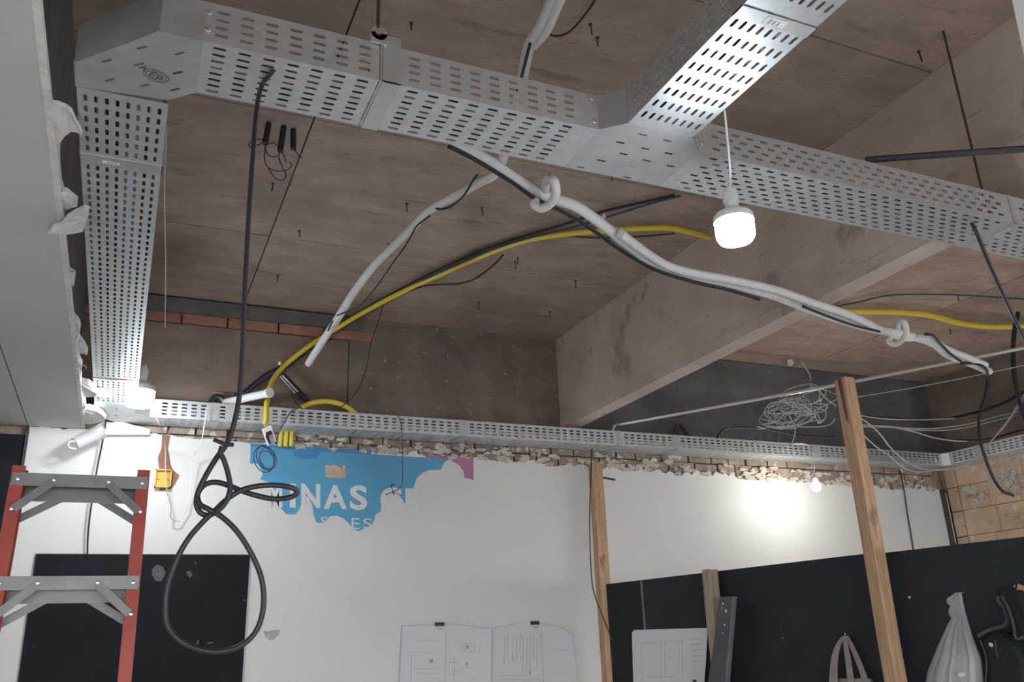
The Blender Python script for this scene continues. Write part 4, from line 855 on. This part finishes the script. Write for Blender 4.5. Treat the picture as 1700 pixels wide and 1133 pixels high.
MB().tube(spline([Hh(1664,992,.06), Hh(1674,1010,.09), Hh(1682,1035,.115), Hh(1687,1060,.13), Hh(1700,1058,.14)], 5), .006, 6).obj('collar_seam', 'seam', t, True)
MB().tube(spline([Hh(1652,1062,.062), Hh(1653,1075,.07), Hh(1656,1092,.08)], 3), .003, 6).obj('pocket_seam', 'seam', t, True)
MB().tube(spline([Hh(1627,1064,.05), Hh(1635,1085,.06), Hh(1638,1105,.06), Hh(1636,1133,.06)], 4), .003, 6).obj('front_seam', 'seam', t, True)
MB().lathe([(.009, 0), (.009, .004), (.004, .006)], Hh(1646, 1071, .055), HN, 12).obj('button', 'bolt', t, True)
MB().cyl(Hh(1690, 972, 0), Hh(1684, 974, .05), .003, 6).obj('peg', 'bolt', t)
MB().bar(Hh(1690, 976, .03), Hh(1712, 984, .03), .014, .03, HN).obj('hanger_arm', 'wood', t)
# cloth bag hanging by its straps
t = thing('tote_bag', 'taupe cloth bag hanging by its straps left of the tall post', 'bag', Hh(1403, 1055, 0))
def ribbon(pts, wd, name):
    b = MB(); vs = []; P = spline(pts, 5)
    for i, p_ in enumerate(P):
        f = i/(len(P)-1); w2 = wd[0]+(wd[1]-wd[0])*f
        vs += [p_-HD*w2/2, p_+HD*w2/2, p_+HD*w2/2+HN*.004, p_-HD*w2/2+HN*.004]
    fs = [(0,1,2,3)]
    for i in range(len(P)-1):
        for j in range(4): fs.append((i*4+j, i*4+(j+1) % 4, i*4+4+(j+1) % 4, i*4+4+j))
    fs.append(tuple((len(P)-1)*4+j for j in (3, 2, 1, 0))); b.add(vs, fs).obj(name, 'strap', t, True)
ribbon([Hh(1403,1056,.03), Hh(1393,1070,.03), Hh(1386,1095,.035), Hh(1384,1133,.04), Hh(1384,1150,.04)], (.02, .055), 'strap')
ribbon([Hh(1403,1056,.034), Hh(1405,1075,.04), Hh(1409,1100,.045), Hh(1413,1133,.05), Hh(1414,1150,.05)], (.02, .04), 'strap')
ribbon([Hh(1405,1056,.025), Hh(1413,1070,.027), Hh(1424,1095,.03), Hh(1435,1125,.035), Hh(1438,1150,.035)], (.02, .035), 'strap')
loft([(1127,1390,1448,.03,.004),(1140,1384,1452,.05,.004),(1180,1378,1458,.07,.004),(1230,1378,1458,.07,.004)], 3, .004, 20, 5).obj('pouch', 'strap', t, True)
MB().cyl(Hh(1403, 1055, 0), Hh(1403, 1053, .045), .003, 6).obj('nail', 'bolt', t)
for (px, py, r) in ((1510, 992, .007), (1300, 1060, .0035), (1296, 1040, .003)):
    q = Hh(px, py, .0); o = MB().lathe([(r, 0), (r, .003), (r*.4, .005)], q, HN, 10).obj('nail', 'bolt'); tag(o, {1510: 'bright nail head on the hoarding left of the plastic bag', 1300: 'lower tiny nail head on the wide black board', 1296: 'upper tiny nail head on the wide black board'}[px], 'nail')

# ------------------------------------------------------------------ red step ladder at left
LY = 2.75
lt = thing('step_ladder', 'red fibreglass ladder with grey aluminium steps at the left edge', 'ladder', (-.12, LY-.2, 0))
tl, trt = Y(35, 778, LY), Y(243, 785, LY)
lean = .11
def lp_(x_, z, dy=0): return Vector((x_, LY-lean*(tl.z-z)+dy, z))
def rail(x_in, sgn, ztop):
    xo = x_in+sgn*.03
    b = MB(); vs = []
    for z in (0.0, ztop):
        # channel: web outside, two flanges pointing inwards
        w_, d_, th = .034, .075, .006
        prof = [(0, 0), (-sgn*w_, 0), (-sgn*w_, th), (-sgn*th, th), (-sgn*th, d_-th), (-sgn*w_, d_-th), (-sgn*w_, d_), (0, d_)]
        flare = sgn*(ztop-z)*.010
        vs += [lp_(xo+px_+flare, z, dy) for px_, dy in prof]
    n_ = 8; fs = [tuple(range(n_)), tuple(range(2*n_-1, n_-1, -1))]+[(i, (i+1) % n_, n_+(i+1) % n_, n_+i) for i in range(n_)]
    b.add(vs, fs); r = b.obj('rail', 'red', lt)
    MB().bar(lp_(xo-sgn*.017+sgn*ztop*.01, .0, .0375), lp_(xo-sgn*.017+sgn*ztop*.01, .05, .0375), .044, .085, (1, 0, 0)).obj('foot', 'black', lt)
    return xo
xl, xr_ = tl.x, trt.x
xlo = rail(xl+.008, -1, tl.z+.008); xro = rail(xr_-.02, 1, trt.z+.008)
zs = [Y(140, 800, LY).z, Y(110, 970, LY).z]; dz = zs[0]-zs[1]; zs += [zs[1]-dz*k for k in range(1, 6) if zs[1]-dz*k > .15]
for i, z in enumerate(zs):
    fl = (tl.z-z)*.01; x0, x1 = xlo-fl+.004, xro+fl-.004; hgt = .036
    b = MB()
    b.bar(lp_((x0+x1)/2-(x1-x0)/2, z, -.003), lp_(x1, z, -.003), hgt, .004, (0, 0, 1))
    b.bar(lp_(x0, z+.016, .036), lp_(x1, z+.016, .036), .08, .004, (0, 1, 0))
    b.bar(lp_(x0, z-.016, .078), lp_(x1, z-.016, .078), .066, .004, (0, 0, 1))
    b.obj('step', 'alu', lt)
    for dy in (-.007, .083):
        for s_, xa in ((1, x0+.02), (-1, x1-.02)):
            MB().bar(lp_(xa+s_*(.085+(.02 if dy > 0 else 0)), z-.004-(.034 if dy > 0 else 0), dy), lp_(xa-s_*.004, z-.085-(.02 if dy > 0 else 0), dy), .022, .003, (1, 0, 1 if s_ < 0 else -1)).obj('brace', 'alu', lt)
    for xa in (x0+.105, x1-.105, x0+.015, x1-.015):
        MB().lathe([(.006, 0), (.005, .003), (.002, .004)], lp_(xa, z, -.009 if xa not in (x0+.015, x1-.015) else -.005), (0, -1, 0), 10).obj('rivet', 'bolt', lt, True)
    for xa in (x0+.012, x1-.012): MB().lathe([(.006, 0), (.005, .003), (.002, .004)], lp_(xa, z-.085, -.009), (0, -1, 0), 10).obj('rivet', 'bolt', lt, True)
# cables lying inside the trays
def inside(label, pts, r=.006, m_='black'): cable('cable', label, pts, r, m_, k=3)
zc = TZ+.0014
inside('black cable lying inside the front tray, glimpsed through its slots', [Vector((.10, YN+.07, zc+.009)), Vector((.3, YN+.09, zc+.009)), Vector((.6, YN+.075, zc+.009)), Vector((1.0, YN+.10, zc+.009)), Vector((1.4, YN+.09, zc+.009)), Vector((2.2, YN+.08, zc+.009)), Vector((3.9, YN+.09, zc+.009))], .007)
rng = random.Random(11)
def group_cables(label, grp, axis, lo, hi, offs, base):
    for o_ in offs:
        pts = []
        for k in range(9):
            t_ = lo+(hi-lo)*k/8; v_ = base+o_+rng.uniform(-.004, .004)
            pts.append(Vector((t_, v_, zc+.0085)) if axis == 'x' else Vector((v_, t_, zc+.0085)))
        tag(MB().tube(spline(pts, 3), .0068, 6).obj('cable', 'black', smooth=True), label, 'cable', grp)
group_cables('black cable lying inside the front tray, glimpsed only through its slots', 'cables inside the front tray', 'x', .06, 3.9, (.028, .046, .112, .152, .170), YN)
group_cables('black cable lying inside the long left tray, glimpsed only through its slots', 'cables inside the long left tray', 'y', 1.99, 4.8, (-.165, -.14, -.112, -.045, -.022), XRr)
group_cables('black cable lying inside the branch above the pendant lamp', 'cables inside the branch tray', 'y', .4, 1.62, (.03, .055, .08), CX0)
inside('second black cable inside the front tray, behind the first', [Vector((.02, YN+.13, zc+.009)), Vector((.5, YN+.125, zc+.009)), Vector((.9, YN+.14, zc+.009)), Vector((1.6, YN+.13, zc+.009)), Vector((2.6, YN+.14, zc+.009)), Vector((3.9, YN+.13, zc+.009))], .007)
inside('blue cable inside the long left tray, glimpsed through its slots', [Vector((XRr-.09, 1.97, zc+.009)), Vector((XRr-.075, 2.5, zc+.009)), Vector((XRr-.085, 3.3, zc+.009)), Vector((XRr-.07, 4.2, zc+.009)), Vector((XRr-.08, 4.85, zc+.009))], .006, 'blue')
